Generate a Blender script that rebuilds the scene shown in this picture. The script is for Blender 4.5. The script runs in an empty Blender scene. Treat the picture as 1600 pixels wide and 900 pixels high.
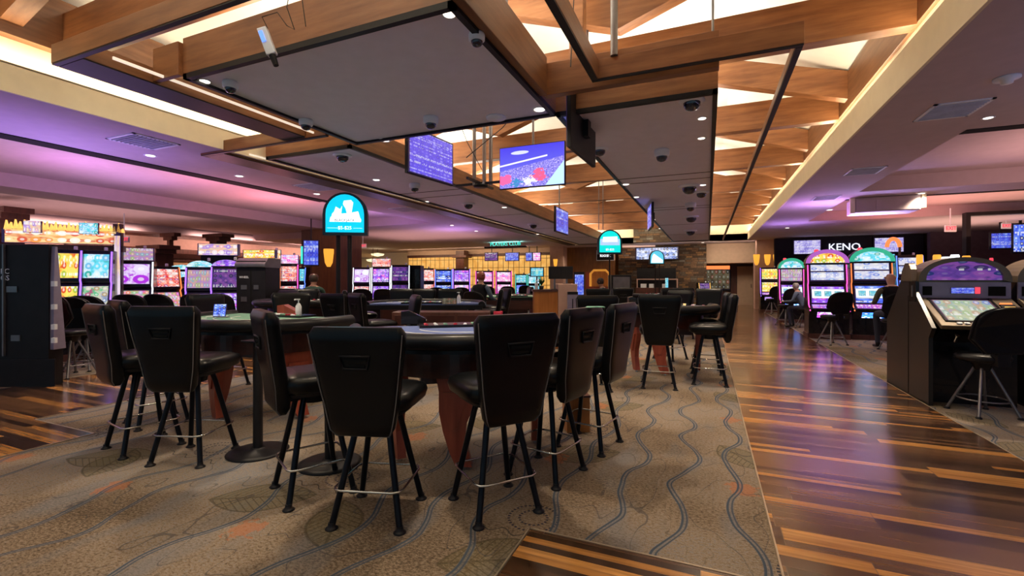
import bpy, bmesh, math, random
from mathutils import Vector, Matrix
random.seed(7)
C = bpy.context.scene
COL = C.collection
PI = math.pi
H = 1.45                      # eye height
YAW = math.radians(23.1)
F = 716.0                     # focal length in pixels of a 1600 px wide frame

# ------------------------------------------------------------------ camera
cd = bpy.data.cameras.new('camera'); cam = bpy.data.objects.new('camera', cd); COL.objects.link(cam)
cam.location = (0, 0, H); cam.rotation_euler = (PI/2, 0, YAW)
cd.sensor_width = 36; cd.lens = F/1600*36; cd.shift_y = -13/1600; cd.clip_start = .05; cd.clip_end = 200
C.camera = cam
# ------------------------------------------------------------------ world, colour, exposure
w = bpy.data.worlds.new('world'); C.world = w; w.use_nodes = True
bg = w.node_tree.nodes['Background']; bg.inputs[0].default_value = (.34, .56, .72, 1); bg.inputs[1].default_value = .40
C.view_settings.view_transform = 'Standard'; C.view_settings.look = 'None'
C.view_settings.gamma = 1; C.view_settings.use_curve_mapping = False
C.view_settings.exposure = 0.17
C.cycles.max_bounces = 6; C.cycles.diffuse_bounces = 4; C.cycles.glossy_bounces = 3
C.cycles.sample_clamp_indirect = 6; C.cycles.use_denoising = True
C.cycles.caustics_reflective = False; C.cycles.caustics_refractive = False

def area(name, loc, size, power, color=(1, .92, .78), rot=(0, 0, 0), spread=None):
    l = bpy.data.lights.new(name, 'AREA'); l.shape = 'RECTANGLE'; l.size, l.size_y = size
    l.energy = power; l.color = color
    if spread: l.spread = spread
    o = bpy.data.objects.new(name, l); COL.objects.link(o); o.location = loc; o.rotation_euler = rot
    return o
UP = (PI, 0, 0)
# added unseen uplights on the hung panels brighten the roof; cove lights on both ledges
area('panel_top_fill', (-3.1, 4.0, 3.72), (2.4, 2.0), 150, rot=UP)
for y in (7, 11, 15, 19, 23):
    area('panel_top_fill', (-.8, y, 3.72), (1.2, 3), 105, rot=UP)
    area('panel_top_fill', (-5.65, y, 3.72), (1.2, 3), 105, rot=UP)
for y in (-1, 4, 9, 14, 19, 23):
    area('ledge_cove_light', (1.935, y, 3.78), (.05, 4.6), 34, (1, .82, .58), rot=UP)
    area('ledge_cove_light', (-6.83, y, 3.78), (.05, 4.6), 25, (1, .80, .54), rot=UP)
for px_, py_, pz_, sx_, sy_, pw_, c_ in ((-11.2, 2.5, 2.7, 3, 8, 32, (1, .62, .55)), (-11.2, 10, 2.7, 3, 5, 26, (1, .62, .55)), (-17.5, 6, 2.7, 4, 10, 95, (1, .60, .58)), (-8.0, 2.6, 2.4, .8, 4, 22, (.42, .25, 1)), (-11.5, 17, 2.6, 5, 4, 50, (1, .55, .5)), (6.5, 10, 2.6, 4, 3, 60, (1, .55, .48)), (6.5, 16, 2.7, 4, 3, 60, (1, .5, .35)), (5.5, 3.5, 2.3, 3, 5, 55, (.62, .55, .95)), (-3, 27.5, 2.6, 4, 1, 40, (1, .7, .5)), (8, 20, 2.6, 4, 3, 60, (1, .6, .45))):
    area('ceiling_fill', (px_, py_, pz_), (sx_, sy_), pw_, c_, UP)  # added lamps without fittings that brighten and tint the coffers and soffits
for wx_, wy_, wz_, sx_, pw_, c_ in ((-14, 24.4, 3.3, 9, 90, (1, .7, .45)), (1.5, 25.6, 3.3, 3, 22, (1, .78, .6)), (-1.5, 25.2, 3.3, 4, 18, (1, .8, .6))):
    area('wall_washer', (wx_, wy_, wz_), (sx_, .25), pw_, c_, (math.radians(50), 0, 0))
for y_ in (3, 9, 15, 20): area('wall_washer', (-20.6, y_, 3.3), (.25, 4), 75, (1, .60, .50), (0, math.radians(50), 0))
area('gable_fill_light', (-2.4, 24.0, 3.6), (8, .1), 70, (1, .85, .6), (math.radians(100), 0, 0))  # added lamp aimed at the far gable, which stays dark otherwise
area('roof_uplight', (-2.4, 0.5, 3.9), (5, 2.5), 230, rot=UP)

# ------------------------------------------------------------------ geometry helpers
def W(px, fwd):
    """world x, y of a point seen in picture column px at forward distance fwd"""
    lat = (px-800)/F*fwd
    return (lat*math.cos(YAW)-fwd*math.sin(YAW), lat*math.sin(YAW)+fwd*math.cos(YAW))
def CW(lat, fwd): return (lat*math.cos(YAW)-fwd*math.sin(YAW), lat*math.sin(YAW)+fwd*math.cos(YAW))
def Zh(py, fwd): return H+(437-py)*fwd/F

class MB:
    def __init__(s): s.v = []; s.f = []; s.uv = []; s.mi = []; s.sm = []
    def add(s, vs, fs, M=None, smooth=False, mi=0, uvs=None):
        b = len(s.v)
        for p in vs: s.v.append(tuple(M @ Vector(p)) if M else tuple(p))
        for k, f in enumerate(fs):
            s.f.append([b+i for i in f]); s.sm.append(smooth); s.mi.append(mi)
            s.uv.append(uvs[k] if uvs else None)
        return s
    def box(s, c, d, M=None, mi=0):
        x, y, z = c; a, b, e = d[0]/2, d[1]/2, d[2]/2
        vs = [(x+i*a, y+j*b, z+k*e) for k in (-1, 1) for j in (-1, 1) for i in (-1, 1)]
        return s.add(vs, [(0, 2, 3, 1), (4, 5, 7, 6), (0, 1, 5, 4), (2, 6, 7, 3), (0, 4, 6, 2), (1, 3, 7, 5)], M, mi=mi)
    def b2(s, lo, hi, M=None, mi=0):
        return s.box([(lo[i]+hi[i])/2 for i in range(3)], [hi[i]-lo[i] for i in range(3)], M, mi)
    def cyl(s, p0, p1, r0, r1=None, n=12, M=None, caps=True, mi=0):
        r1 = r0 if r1 is None else r1
        p0 = Vector(p0); p1 = Vector(p1); d = (p1-p0).normalized()
        a = d.orthogonal().normalized(); b = d.cross(a)
        vs = []
        for p, r in ((p0, r0), (p1, r1)):
            for k in range(n):
                t = 2*PI*k/n; vs.append(tuple(p+a*math.cos(t)*r+b*math.sin(t)*r))
        fs = [(k, (k+1) % n, n+(k+1) % n, n+k) for k in range(n)]
        s.add(vs, fs, M, True, mi)
        if caps: s.add(vs, [tuple(range(n))[::-1], tuple(range(n, 2*n))], M, False, mi)
        return s
    def tube(s, pts, r, n=8, closed=False, M=None, mi=0):
        pts = [Vector(p) for p in pts]; m = len(pts); vs = []; last = None
        for i, p in enumerate(pts):
            if closed: d = pts[(i+1) % m]-pts[i-1]
            else: d = pts[min(i+1, m-1)]-pts[max(i-1, 0)]
            d.normalize()
            if last is None: a = d.orthogonal().normalized()
            else:
                a = last-d*last.dot(d); a = a.normalized() if a.length > 1e-6 else d.orthogonal().normalized()
            last = a; b = d.cross(a)
            rr = r[i] if isinstance(r, (list, tuple)) else r
            for k in range(n):
                t = 2*PI*k/n; vs.append(tuple(p+a*math.cos(t)*rr+b*math.sin(t)*rr))
        fs = []
        for i in range(m if closed else m-1):
            j = (i+1) % m
            for k in range(n): fs.append((i*n+k, i*n+(k+1) % n, j*n+(k+1) % n, j*n+k))
        s.add(vs, fs, M, True, mi)
        if not closed: s.add(vs, [tuple(range(n))[::-1], tuple(range((m-1)*n, m*n))], M, False, mi)
        return s
    def lathe(s, prof, n=24, c=(0, 0, 0), M=None, smooth=True, mi=0):
        vs = []
        for r, z in prof:
            for k in range(n):
                t = 2*PI*k/n; vs.append((c[0]+r*math.cos(t), c[1]+r*math.sin(t), c[2]+z))
        fs = []
        for i in range(len(prof)-1):
            for k in range(n): fs.append((i*n+k, i*n+(k+1) % n, (i+1)*n+(k+1) % n, (i+1)*n+k))
        s.add(vs, fs, M, smooth, mi)
        s.add(vs, [tuple(range(n))[::-1], tuple(range((len(prof)-1)*n, len(prof)*n))], M, False, mi)
        return s
    def prism(s, out, z0, z1, M=None, mi=0, smooth=False):
        """outline in xy, extruded in z"""
        n = len(out); vs = [(x, y, z0) for x, y in out]+[(x, y, z1) for x, y in out]
        s.add(vs, [tuple(range(n))[::-1], tuple(range(n, 2*n))], M, False, mi)
        s.add(vs, [(k, (k+1) % n, n+(k+1) % n, n+k) for k in range(n)], M, smooth, mi)
        return s
    def xprism(s, out, x0, x1, M=None, mi=0, smooth=False):
        """outline in yz, extruded in x"""
        n = len(out); vs = [(x0, y, z) for y, z in out]+[(x1, y, z) for y, z in out]
        s.add(vs, [tuple(range(n)), tuple(range(n, 2*n))[::-1]], M, False, mi)
        s.add(vs, [(k, n+k, n+(k+1) % n, (k+1) % n) for k in range(n)], M, smooth, mi)
        return s
    def yprism(s, out, y0, y1, M=None, mi=0, smooth=False, uvbox=None):
        """outline in xz, extruded in y (y0 = front); uvbox gives the front face picture coordinates"""
        n = len(out); vs = [(x, y0, z) for x, z in out]+[(x, y1, z) for x, z in out]
        uv = None
        if uvbox:
            a, b, c_, d = uvbox; uv = [[((x-a)/(c_-a), (z-b)/(d-b)) for x, z in out], None]
        s.add(vs, [tuple(range(n)), tuple(range(n, 2*n))[::-1]], M, False, mi, uvs=uv)
        s.add(vs, [(k, n+k, n+(k+1) % n, (k+1) % n) for k in range(n)], M, smooth, mi)
        return s
    def slab(s, c, w_, h_, t, tilt=0, M=None, mi=0):
        """a screen: front face towards -y with uv, tilted back by tilt about x"""
        R = Matrix.Translation(c) @ Matrix.Rotation(-tilt, 4, 'X')
        if M: R = M @ R
        a, b = w_/2, h_/2
        vs = [(-a, -t/2, -b), (a, -t/2, -b), (a, -t/2, b), (-a, -t/2, b), (-a, t/2, -b), (a, t/2, -b), (a, t/2, b), (-a, t/2, b)]
        return s.add(vs, [(0, 1, 2, 3), (5, 4, 7, 6), (0, 4, 5, 1), (3, 2, 6, 7), (0, 3, 7, 4), (1, 5, 6, 2)], R, mi=mi,
                     uvs=[[(0, 0), (1, 0), (1, 1), (0, 1)]]+[[(.02, .02)]*4]*5)
    def loft(s, secs, n=24, M=None, mi=0):
        """secs: (cx, cy, cz, hx, hy) rounded rectangles stacked along z"""
        vs = []
        for cx, cy, cz, hx, hy in secs:
            for k in range(n):
                t = 2*PI*k/n; c_, s_ = math.cos(t), math.sin(t)
                e = .38
                vs.append((cx+hx*math.copysign(abs(c_)**e, c_), cy+hy*math.copysign(abs(s_)**e, s_), cz))
        m = len(secs)
        fs = [(i*n+k, i*n+(k+1) % n, (i+1)*n+(k+1) % n, (i+1)*n+k) for i in range(m-1) for k in range(n)]
        s.add(vs, fs, M, True, mi)
        s.add(vs, [tuple(range(n))[::-1], tuple(range((m-1)*n, m*n))], M, True, mi)
        return s
    def build(s, name, mats, parent=None, bevel=0, loc=None, rz=0):
        me = bpy.data.meshes.new(name)
        me.from_pydata(s.v, [], s.f)
        mats = mats if isinstance(mats, (list, tuple)) else [mats]
        for m in mats: me.materials.append(m)
        for p, sm, mi in zip(me.polygons, s.sm, s.mi): p.use_smooth = sm; p.material_index = mi
        if any(u for u in s.uv):
            l = me.uv_layers.new(name='UVMap')
            for p, u in zip(me.polygons, s.uv):
                for k, li in enumerate(p.loop_indices): l.data[li].uv = u[k] if u else (.02, .02)
        me.update()
        o = bpy.data.objects.new(name, me); COL.objects.link(o)
        if parent: o.parent = parent
        if loc: o.location = loc
        if rz: o.rotation_euler = (0, 0, rz)
        if bevel:
            b = o.modifiers.new('bevel', 'BEVEL'); b.width = bevel; b.segments = 2; b.limit_method = 'ANGLE'; b.angle_limit = .7
        return o

def tag(o, label, cat, group=None):
    o['label'] = label; o['category'] = cat
    if group: o['group'] = group
    return o
def thing(name, label, cat, loc=(0, 0, 0), rz=0, group=None):
    o = bpy.data.objects.new(name, None); COL.objects.link(o); o.empty_display_size = .1
    o.location = loc; o.rotation_euler = (0, 0, rz)
    return tag(o, label, cat, group)
def struct(name, mb, m, bevel=0):
    o = mb.build(name, m, None, bevel); o['kind'] = 'structure'; return o
def dup(root, loc, rz, label, group=None, scale=None, name=None):
    r = root.copy(); COL.objects.link(r); r.location = loc; r.rotation_euler = (0, 0, rz); r['label'] = label
    if scale: r.scale = scale
    if group: r['group'] = group
    for ch in list(root.children):
        c = ch.copy(); COL.objects.link(c); c.parent = r
        for g in list(ch.children):
            d = g.copy(); COL.objects.link(d); d.parent = c
    return r
def text_mb(txt, size, depth=.01, M=None, align='CENTER'):
    cu = bpy.data.curves.new('lettering', 'FONT'); cu.body = txt; cu.size = size; cu.extrude = depth/2
    cu.align_x = align; cu.align_y = 'CENTER'; cu.resolution_u = 2
    o = bpy.data.objects.new('lettering', cu); COL.objects.link(o)
    dg = bpy.context.evaluated_depsgraph_get(); me = bpy.data.meshes.new_from_object(o.evaluated_get(dg))
    mb = MB(); R = Matrix.Rotation(PI/2, 4, 'X')
    if M: R = M @ R
    mb.add([v.co[:] for v in me.vertices], [tuple(p.vertices) for p in me.polygons], R)
    bpy.data.objects.remove(o); bpy.data.meshes.remove(me); bpy.data.curves.remove(cu)
    return mb

# ------------------------------------------------------------------ materials
class NT:
    """small expression builder over shader nodes"""
    def __init__(s, name):
        s.m = bpy.data.materials.new(name); s.m.use_nodes = True; s.t = s.m.node_tree
        s.b = s.t.nodes['Principled BSDF']
    def n(s, kind, **kw):
        nd = s.t.nodes.new(kind)
        for k, v in kw.items(): setattr(nd, k, v)
        return nd
    def link(s, a, b): s.t.links.new(a, b)
    def setin(s, nd, i, v):
        if isinstance(v, bpy.types.NodeSocket): s.link(v, nd.inputs[i])
        elif v is not None: nd.inputs[i].default_value = v
    def m2(s, op, a, b=None, c=None):
        nd = s.n('ShaderNodeMath', operation=op); s.setin(nd, 0, a); s.setin(nd, 1, b)
        if c is not None: s.setin(nd, 2, c)
        return nd.outputs[0]
    def add(s, a, b): return s.m2('ADD', a, b)
    def sub(s, a, b): return s.m2('SUBTRACT', a, b)
    def mul(s, a, b): return s.m2('MULTIPLY', a, b)
    def div(s, a, b): return s.m2('DIVIDE', a, b)
    def lt(s, a, b): return s.m2('LESS_THAN', a, b)
    def gt(s, a, b): return s.m2('GREATER_THAN', a, b)
    def floor(s, a): return s.m2('FLOOR', a)
    def fract(s, a): return s.m2('FRACT', a)
    def sin(s, a): return s.m2('SINE', a)
    def abs(s, a): return s.m2('ABSOLUTE', a)
    def obj(s):
        tc = s.n('ShaderNodeTexCoord'); return tc.outputs['Object']
    def uv(s):
        tc = s.n('ShaderNodeTexCoord'); return tc.outputs['UV']
    def xyz(s, v):
        nd = s.n('ShaderNodeSeparateXYZ'); s.link(v, nd.inputs[0]); return nd.outputs
    def comb(s, x, y, z=0.0):
        nd = s.n('ShaderNodeCombineXYZ'); s.setin(nd, 0, x); s.setin(nd, 1, y); s.setin(nd, 2, z); return nd.outputs[0]
    def noise(s, v, scale, detail=3, rough=.5, out='Fac'):
        nd = s.n('ShaderNodeTexNoise'); s.link(v, nd.inputs['Vector']); nd.inputs['Scale'].default_value = scale
        nd.inputs['Detail'].default_value = detail; nd.inputs['Roughness'].default_value = rough
        return nd.outputs[out]
    def white(s, v, out='Value'):
        nd = s.n('ShaderNodeTexWhiteNoise', noise_dimensions='3D'); s.link(v, nd.inputs['Vector']); return nd.outputs[out]
    def ramp(s, fac, stops, const=False):
        nd = s.n('ShaderNodeValToRGB'); cr = nd.color_ramp
        if const: cr.interpolation = 'CONSTANT'
        while len(cr.elements) < len(stops): cr.elements.new(.5)
        for e, (p, c) in zip(cr.elements, stops): e.position = p; e.color = (*c, 1)
        s.link(fac, nd.inputs[0]); return nd.outputs[0]
    def mix(s, f, a, b, blend='MIX'):
        nd = s.n('ShaderNodeMix', data_type='RGBA', blend_type=blend)
        s.setin(nd, 0, f)
        for i, v in ((6, a), (7, b)):
            if isinstance(v, bpy.types.NodeSocket): s.link(v, nd.inputs[i])
            else: nd.inputs[i].default_value = (*v, 1)
        return nd.outputs[2]
    def vmul(s, v, t):
        nd = s.n('ShaderNodeVectorMath', operation='MULTIPLY'); s.link(v, nd.inputs[0]); nd.inputs[1].default_value = t
        return nd.outputs[0]
    def vadd(s, v, t):
        nd = s.n('ShaderNodeVectorMath', operation='ADD'); s.link(v, nd.inputs[0])
        if isinstance(t, bpy.types.NodeSocket): s.link(t, nd.inputs[1])
        else: nd.inputs[1].default_value = t
        return nd.outputs[0]
    def base(s, v): s.setin(s.b, 'Base Color', v if isinstance(v, bpy.types.NodeSocket) else (*v, 1))
    def bump(s, hgt, st=.3, dist=.01):
        nd = s.n('ShaderNodeBump'); nd.inputs['Strength'].default_value = st; nd.inputs['Distance'].default_value = dist
        s.link(hgt, nd.inputs['Height']); s.link(nd.outputs[0], s.b.inputs['Normal'])

def mat(name, col, rough=.5, metal=0, var=.12, scale=6, emit=None, st=0, coat=0, bump=0, bscale=60):
    k = NT(name); co = k.obj(); f = k.noise(co, scale)
    lo = tuple(c*(1-var) for c in col); hi = tuple(min(1, c*(1+var)) for c in col)
    k.base(k.ramp(f, [(.3, lo), (.7, hi)]))
    k.b.inputs['Roughness'].default_value = rough; k.b.inputs['Metallic'].default_value = metal
    k.b.inputs['Coat Weight'].default_value = coat
    if name.startswith(('black_', 'dark_padded')): k.b.inputs['Specular IOR Level'].default_value = .24
    if bump: k.bump(k.noise(co, bscale, 4), bump, .004)
    if emit:
        st *= .9
        k.b.inputs['Emission Color'].default_value = (*emit, 1); k.b.inputs['Emission Strength'].default_value = st
    return k.m
def glow(name, col, st=1.0): return mat(name, tuple(c*.5 for c in col), .4, emit=col, st=st)

def wood(name, a, b, axis='x', rough=.42, scale=1.6):
    k = NT(name); co = k.obj()
    sc = {'x': (.9, 9, 9), 'y': (9, .9, 9), 'z': (9, 9, .9)}[axis]
    v = k.vmul(co, tuple(q*scale for q in sc))
    f = k.noise(v, 1.0, 6, .6); g = k.noise(co, 1.4, 3)
    f = k.add(k.mul(f, .65), k.mul(g, .35))
    k.base(k.ramp(f, [(.33, a), (.5, tuple((p+q)/2 for p, q in zip(a, b))), (.66, b)]))
    k.b.inputs['Roughness'].default_value = rough
    return k.m

def screen(name, cols, scale=(5, 4), st=1.3, frame=(.02, .01, .05), text=True, bands=0, ring_=.55):
    """a lit game picture: coloured blobs, symbols in a grid and small white rows of writing"""
    k = NT(name); uv = k.uv(); x, y, _ = k.xyz(uv)
    info = k.n('ShaderNodeObjectInfo').outputs['Random']
    gx = k.mul(x, scale[0]); gy = k.mul(y, scale[1])
    cell = k.comb(k.floor(gx), k.floor(gy), k.mul(info, 37.0))
    n = len(cols); stops = [((i+.02)/n, c) for i, c in enumerate(cols)]; stops[0] = (0, cols[0])
    cc = k.ramp(k.white(cell), stops, True)
    big = k.ramp(k.noise(k.comb(x, y, info), 3.0, 3, .6), [(.3+.4*i/max(1, n-1), c) for i, c in enumerate(cols)])
    fx = k.sub(k.fract(gx), .5); fy = k.sub(k.fract(gy), .5)
    d = k.add(k.mul(fx, fx), k.mul(fy, fy))
    sym = k.lt(d, k.add(.06, k.mul(k.white(k.vadd(cell, (3, 5, 7))), .12)))
    c = k.mix(sym, big, cc)
    ring = k.mul(k.lt(d, .03), ring_)
    c = k.mix(ring, c, (1, 1, .95))
    if text:
        row = k.floor(k.mul(y, scale[1]*3)); wr = k.white(k.comb(k.floor(k.mul(x, scale[0]*7)), row, 2.0))
        tx = k.mul(k.gt(wr, .55), k.gt(k.white(k.comb(row, 1.0, k.mul(info, 9.0))), .72))
        c = k.mix(k.mul(tx, .45 if 'list' in name else .7), c, (1, 1, 1))
    if bands:
        bb = k.lt(k.fract(k.mul(y, float(bands))), .14); c = k.mix(bb, c, frame)
    ex = k.m2('MINIMUM', k.m2('MINIMUM', x, k.sub(1.0, x)), k.m2('MINIMUM', y, k.sub(1.0, y)))
    c = k.mix(k.lt(ex, .025), c, frame)
    k.base((.02, .02, .02)); k.b.inputs['Roughness'].default_value = .25
    k.link(c, k.b.inputs['Emission Color']); k.b.inputs['Emission Strength'].default_value = st*.82
    return k.m

def carpet_mat():
    k = NT('patterned_carpet'); co = k.obj(); x, y, _ = k.xyz(co)
    warp = k.noise(co, .9, 2)
    big = k.noise(co, .7, 3); fib = k.noise(co, 120, 3, .75); mid = k.noise(k.vmul(co, (45, 75, 45)), 1, 4, .75)
    c = k.ramp(k.add(k.mul(big, .42), k.mul(mid, .58)), [(.38, (.10, .073, .048)), (.46, (.25, .18, .12)), (.53, (.36, .285, .215)), (.62, (.25, .25, .265))])
    c = k.mix(.65, c, k.ramp(fib, [(.3, (.3, .3, .3)), (.7, (1, 1, 1))]), 'MULTIPLY')
    # soft blue-grey drifts
    dr = k.ramp(k.noise(k.vmul(co, (2.2, .8, 1)), 1.2, 2), [(.54, (0, 0, 0)), (.68, (1, 1, 1))])
    c = k.mix(k.mul(k.xyz(dr)[0], .45), c, (.16, .18, .215))
    def near(v, tol): return k.lt(k.abs(v), tol)
    # olive leaves with ribs
    for ox, oy, s_, a, lean in ((.1, .2, 1.75, .27, .5), (.9, 1.0, 2.3, .22, -1.0)):
        cx = k.div(k.add(x, ox), s_); cy = k.div(k.add(y, oy), s_*.9)
        fx = k.mul(k.sub(k.fract(cx), .5), s_); fy = k.mul(k.sub(k.fract(cy), .5), s_*.9)
        u = k.add(k.mul(fx, math.cos(lean)), k.mul(fy, math.sin(lean))); v = k.sub(k.mul(fy, math.cos(lean)), k.mul(fx, math.sin(lean)))
        hw = k.sub(a*.72, k.mul(k.mul(u, u), a*.72/(a*a*1.6)))
        inside = k.gt(hw, k.abs(v))
        ribs = near(k.sub(k.fract(k.mul(k.sub(u, k.mul(k.abs(v), .8)), 20.0)), .5), .09)
        mid_ = near(v, .008); edge = near(k.sub(hw, k.abs(v)), .008)
        lines = k.m2('MAXIMUM', k.mul(inside, ribs), k.m2('MAXIMUM', k.mul(mid_, k.lt(k.abs(u), a*1.25)), edge))
        c = k.mix(k.mul(inside, .38), c, (.12, .10, .04))
        c = k.mix(k.mul(lines, .5), c, (.045, .04, .02))
    # rust blotches
    cx = k.div(k.add(x, .45), 1.35); cy = k.div(k.add(y, .7), 1.7)
    fx = k.mul(k.sub(k.fract(cx), .5), 1.35); fy = k.mul(k.sub(k.fract(cy), .5), 1.7)
    r = k.m2('SQRT', k.add(k.mul(fx, fx), k.mul(k.mul(fy, fy), .8)))
    bl = k.lt(k.add(r, k.mul(k.noise(co, 16, 4), .22)), .20)
    c = k.mix(k.mul(bl, .5), c, (.42, .13, .045))
    # dotted navy rings
    for ox, oy, s_ in ((.25, .1, 1.45),):
        cx = k.div(k.add(x, ox), s_); cy = k.div(k.add(y, oy), s_*1.25)
        fx = k.mul(k.sub(k.fract(cx), .5), s_); fy = k.mul(k.sub(k.fract(cy), .5), s_*1.25)
        r = k.m2('SQRT', k.add(k.mul(fx, fx), k.mul(fy, fy))); th = k.m2('ARCTAN2', fy, fx)
        for rr, nn in ((.085, 20.0), (.15, 34.0)):
            ring = k.mul(near(k.sub(r, rr), .008), k.gt(k.sin(k.mul(th, nn)), -.1))
            c = k.mix(k.mul(ring, .9), c, (.02, .022, .045))
        twig = k.mul(near(k.sub(k.add(fy, .2), k.mul(k.sin(k.mul(fx, 40.0)), .025)), .006), k.lt(k.abs(fx), .3))
        c = k.mix(k.mul(twig, .7), c, (.03, .03, .03))
    # long double waves that run down the hall
    s_ = .36
    u0 = k.div(x, s_); ph = k.mul(k.white(k.comb(k.floor(u0), 0.0, 0.0)), 6.28)
    amp = k.add(.10, k.mul(k.white(k.comb(k.floor(u0), 9.0, 1.0)), .16)); wob = k.mul(k.sub(k.noise(co, 1.3, 2), .5), .9)
    vc = k.vmul(co, (3.2, 1.5, 1))
    for sc_, th_, am_, cc_ in ((1.0, .0035, .55, (.05, .05, .055)), (1.9, .0035, .4, (.07, .06, .045))):
        nz = k.noise(k.vadd(vc, (sc_*7, 1.7, 0)), sc_, 1)
        c = k.mix(k.mul(near(k.sub(nz, .52), th_), am_), c, cc_)
    for off, fr, tol, col, am in ((0, 6.3, .0065, (.010, .024, .042), .95), (.07, 6.3, .005, (.010, .018, .032), .85), (.035, 6.3, .022, (.12, .15, .20), .38)):
        wv = k.mul(k.sin(k.add(k.add(k.mul(y, fr), ph), k.mul(wob, 3.0))), amp)
        wv = k.add(wv, k.mul(k.sin(k.add(k.mul(y, 2.6), k.mul(ph, 2.0))), .10))
        if off == .05: wv = k.add(wv, k.mul(k.sin(k.mul(y, 3.1)), .05))
        fx = k.sub(k.sub(k.fract(u0), .5), wv)
        ln = near(k.sub(fx, off), tol/s_)
        on = k.gt(k.white(k.comb(k.floor(u0), 5.0, k.floor(k.mul(y, .3)))), .12)
        c = k.mix(k.mul(k.mul(ln, on), am), c, col)
    k.base(c); k.b.inputs['Roughness'].default_value = .95; k.b.inputs['Specular IOR Level'].default_value = .15
    k.bump(fib, .5, .006)
    return k.m

def plank_mat():
    k = NT('striped_wood_planks'); co = k.obj(); x, y, _ = k.xyz(co)
    row = k.floor(k.div(y, .205)); off = k.mul(k.white(k.comb(row, 1.0, 0.0)), 1.6)
    px = k.div(k.add(x, off), 1.22); pid = k.floor(px)
    pk = k.comb(row, pid, 3.0)
    # every plank is printed with strips of different widths
    fy = k.fract(k.div(y, .205)); nstr = k.add(2.0, k.floor(k.mul(k.white(pk), 2.9)))
    sub_ = k.floor(k.mul(fy, nstr))
    tone = k.white(k.comb(row, k.add(pid, k.mul(sub_, .31)), sub_))
    c = k.ramp(tone, [(0, (.055, .026, .013)), (.22, (.10, .048, .023)), (.44, (.15, .073, .033)), (.62, (.21, .105, .045)), (.76, (.50, .23, .062)), (.90, (.62, .30, .085))], True)
    gr = k.noise(k.comb(k.mul(x, 2.2), k.mul(y, 42.0), k.mul(tone, 9.0)), 1, 5, .65)
    c = k.mix(.8, c, k.ramp(gr, [(.3, (.42, .40, .38)), (.72, (1.25, 1.2, 1.15))]), 'MULTIPLY')
    jo = k.m2('MAXIMUM', k.lt(k.fract(px), .004), k.lt(fy, .014))
    c = k.mix(k.mul(jo, .7), c, (.16, .11, .07))
    k.base(c)
    rg = k.ramp(k.noise(co, 1.2, 2), [(.3, (.17, .17, .17)), (.7, (.24, .24, .24))])
    k.link(rg, k.b.inputs['Roughness']); k.b.inputs['Specular IOR Level'].default_value = .75
    k.b.inputs['Coat Weight'].default_value = .5; k.b.inputs['Coat Roughness'].default_value = .17
    k.bump(k.mul(jo, -1.0), .3, .002)
    return k.m

def stone_mat():
    k = NT('stacked_stone'); co = k.obj(); x, y, z = k.xyz(co)
    h = k.add(x, y)
    row = k.floor(k.div(z, .11)); px = k.div(k.add(h, k.mul(k.white(k.comb(row, 0.0, 0.0)), 2.0)), .34)
    t = k.white(k.comb(row, k.floor(px), 0.0))
    c = k.ramp(t, [(0, (.06, .035, .02)), (.3, (.13, .07, .035)), (.55, (.10, .075, .055)), (.75, (.22, .12, .05)), (.9, (.15, .13, .11))], True)
    c = k.mix(.7, c, k.ramp(k.noise(co, 14, 4), [(.3, (.45, .45, .45)), (.7, (1.1, 1.1, 1.1))]), 'MULTIPLY')
    e = k.m2('MAXIMUM', k.lt(k.fract(px), .05), k.lt(k.fract(k.div(z, .11)), .12))
    c = k.mix(e, c, (.03, .02, .015)); k.base(c); k.b.inputs['Roughness'].default_value = .9
    k.bump(k.mul(e, -1.0), .8, .02)
    return k.m

def shoji_mat():
    k = NT('backlit_amber_screen'); co = k.obj(); x, y, z = k.xyz(co)
    bar = k.m2('MAXIMUM', k.lt(k.fract(k.div(x, .36)), .10), k.lt(k.fract(k.div(z, .55)), .05))
    f = k.noise(co, 2.5, 3)
    c = k.ramp(f, [(.3, (.80, .34, .05)), (.6, (1, .55, .14)), (.75, (1, .72, .32))])
    k.link(k.mix(bar, c, (.03, .015, .005)), k.b.inputs['Emission Color']); k.b.inputs['Emission Strength'].default_value = .75
    k.base((.2, .12, .04)); return k.m

M = {}
M['carpet'] = carpet_mat(); M['plank'] = plank_mat(); M['stone'] = stone_mat(); M['shoji'] = shoji_mat()
M['plaster'] = mat('mauve_grey_plaster', (.55, .45, .48), .75, var=.04)
M['panel'] = mat('grey_hung_panel', (.78, .76, .88), .6, var=.03)
M['cream'] = mat('cream_plaster', (.88, .78, .56), .7, var=.03)
M['roof'] = mat('white_roof_board', (.86, .83, .72), .8, var=.02)
M['wallpink'] = mat('warm_beige_wall', (.52, .33, .27), .8, var=.06)
M['beige'] = mat('beige_plaster', (.62, .45, .32), .8, var=.05)
M['beam_x'] = wood('maple_beam_across', (.15, .052, .017), (.36, .15, .055), 'x')
M['beam_y'] = wood('maple_beam_along', (.14, .054, .020), (.31, .14, .058), 'y')
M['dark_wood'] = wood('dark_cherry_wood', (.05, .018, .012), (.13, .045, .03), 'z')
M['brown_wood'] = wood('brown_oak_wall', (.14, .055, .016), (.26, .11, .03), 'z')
M['redleg'] = wood('red_mahogany_leg', (.20, .035, .022), (.40, .09, .05), 'z', .35)
M['orange_wood'] = wood('orange_maple_desk', (.38, .13, .02), (.58, .22, .05), 'z', .4)
M['black'] = mat('black_paint', (.012, .011, .013), .45, var=.2)
M['blackgloss'] = mat('black_laminate', (.010, .009, .011), .22, var=.2, coat=.3)
M['leather'] = mat('black_leather', (.0035, .004, .005), .30, var=.25, bump=.12, bscale=140)
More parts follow.
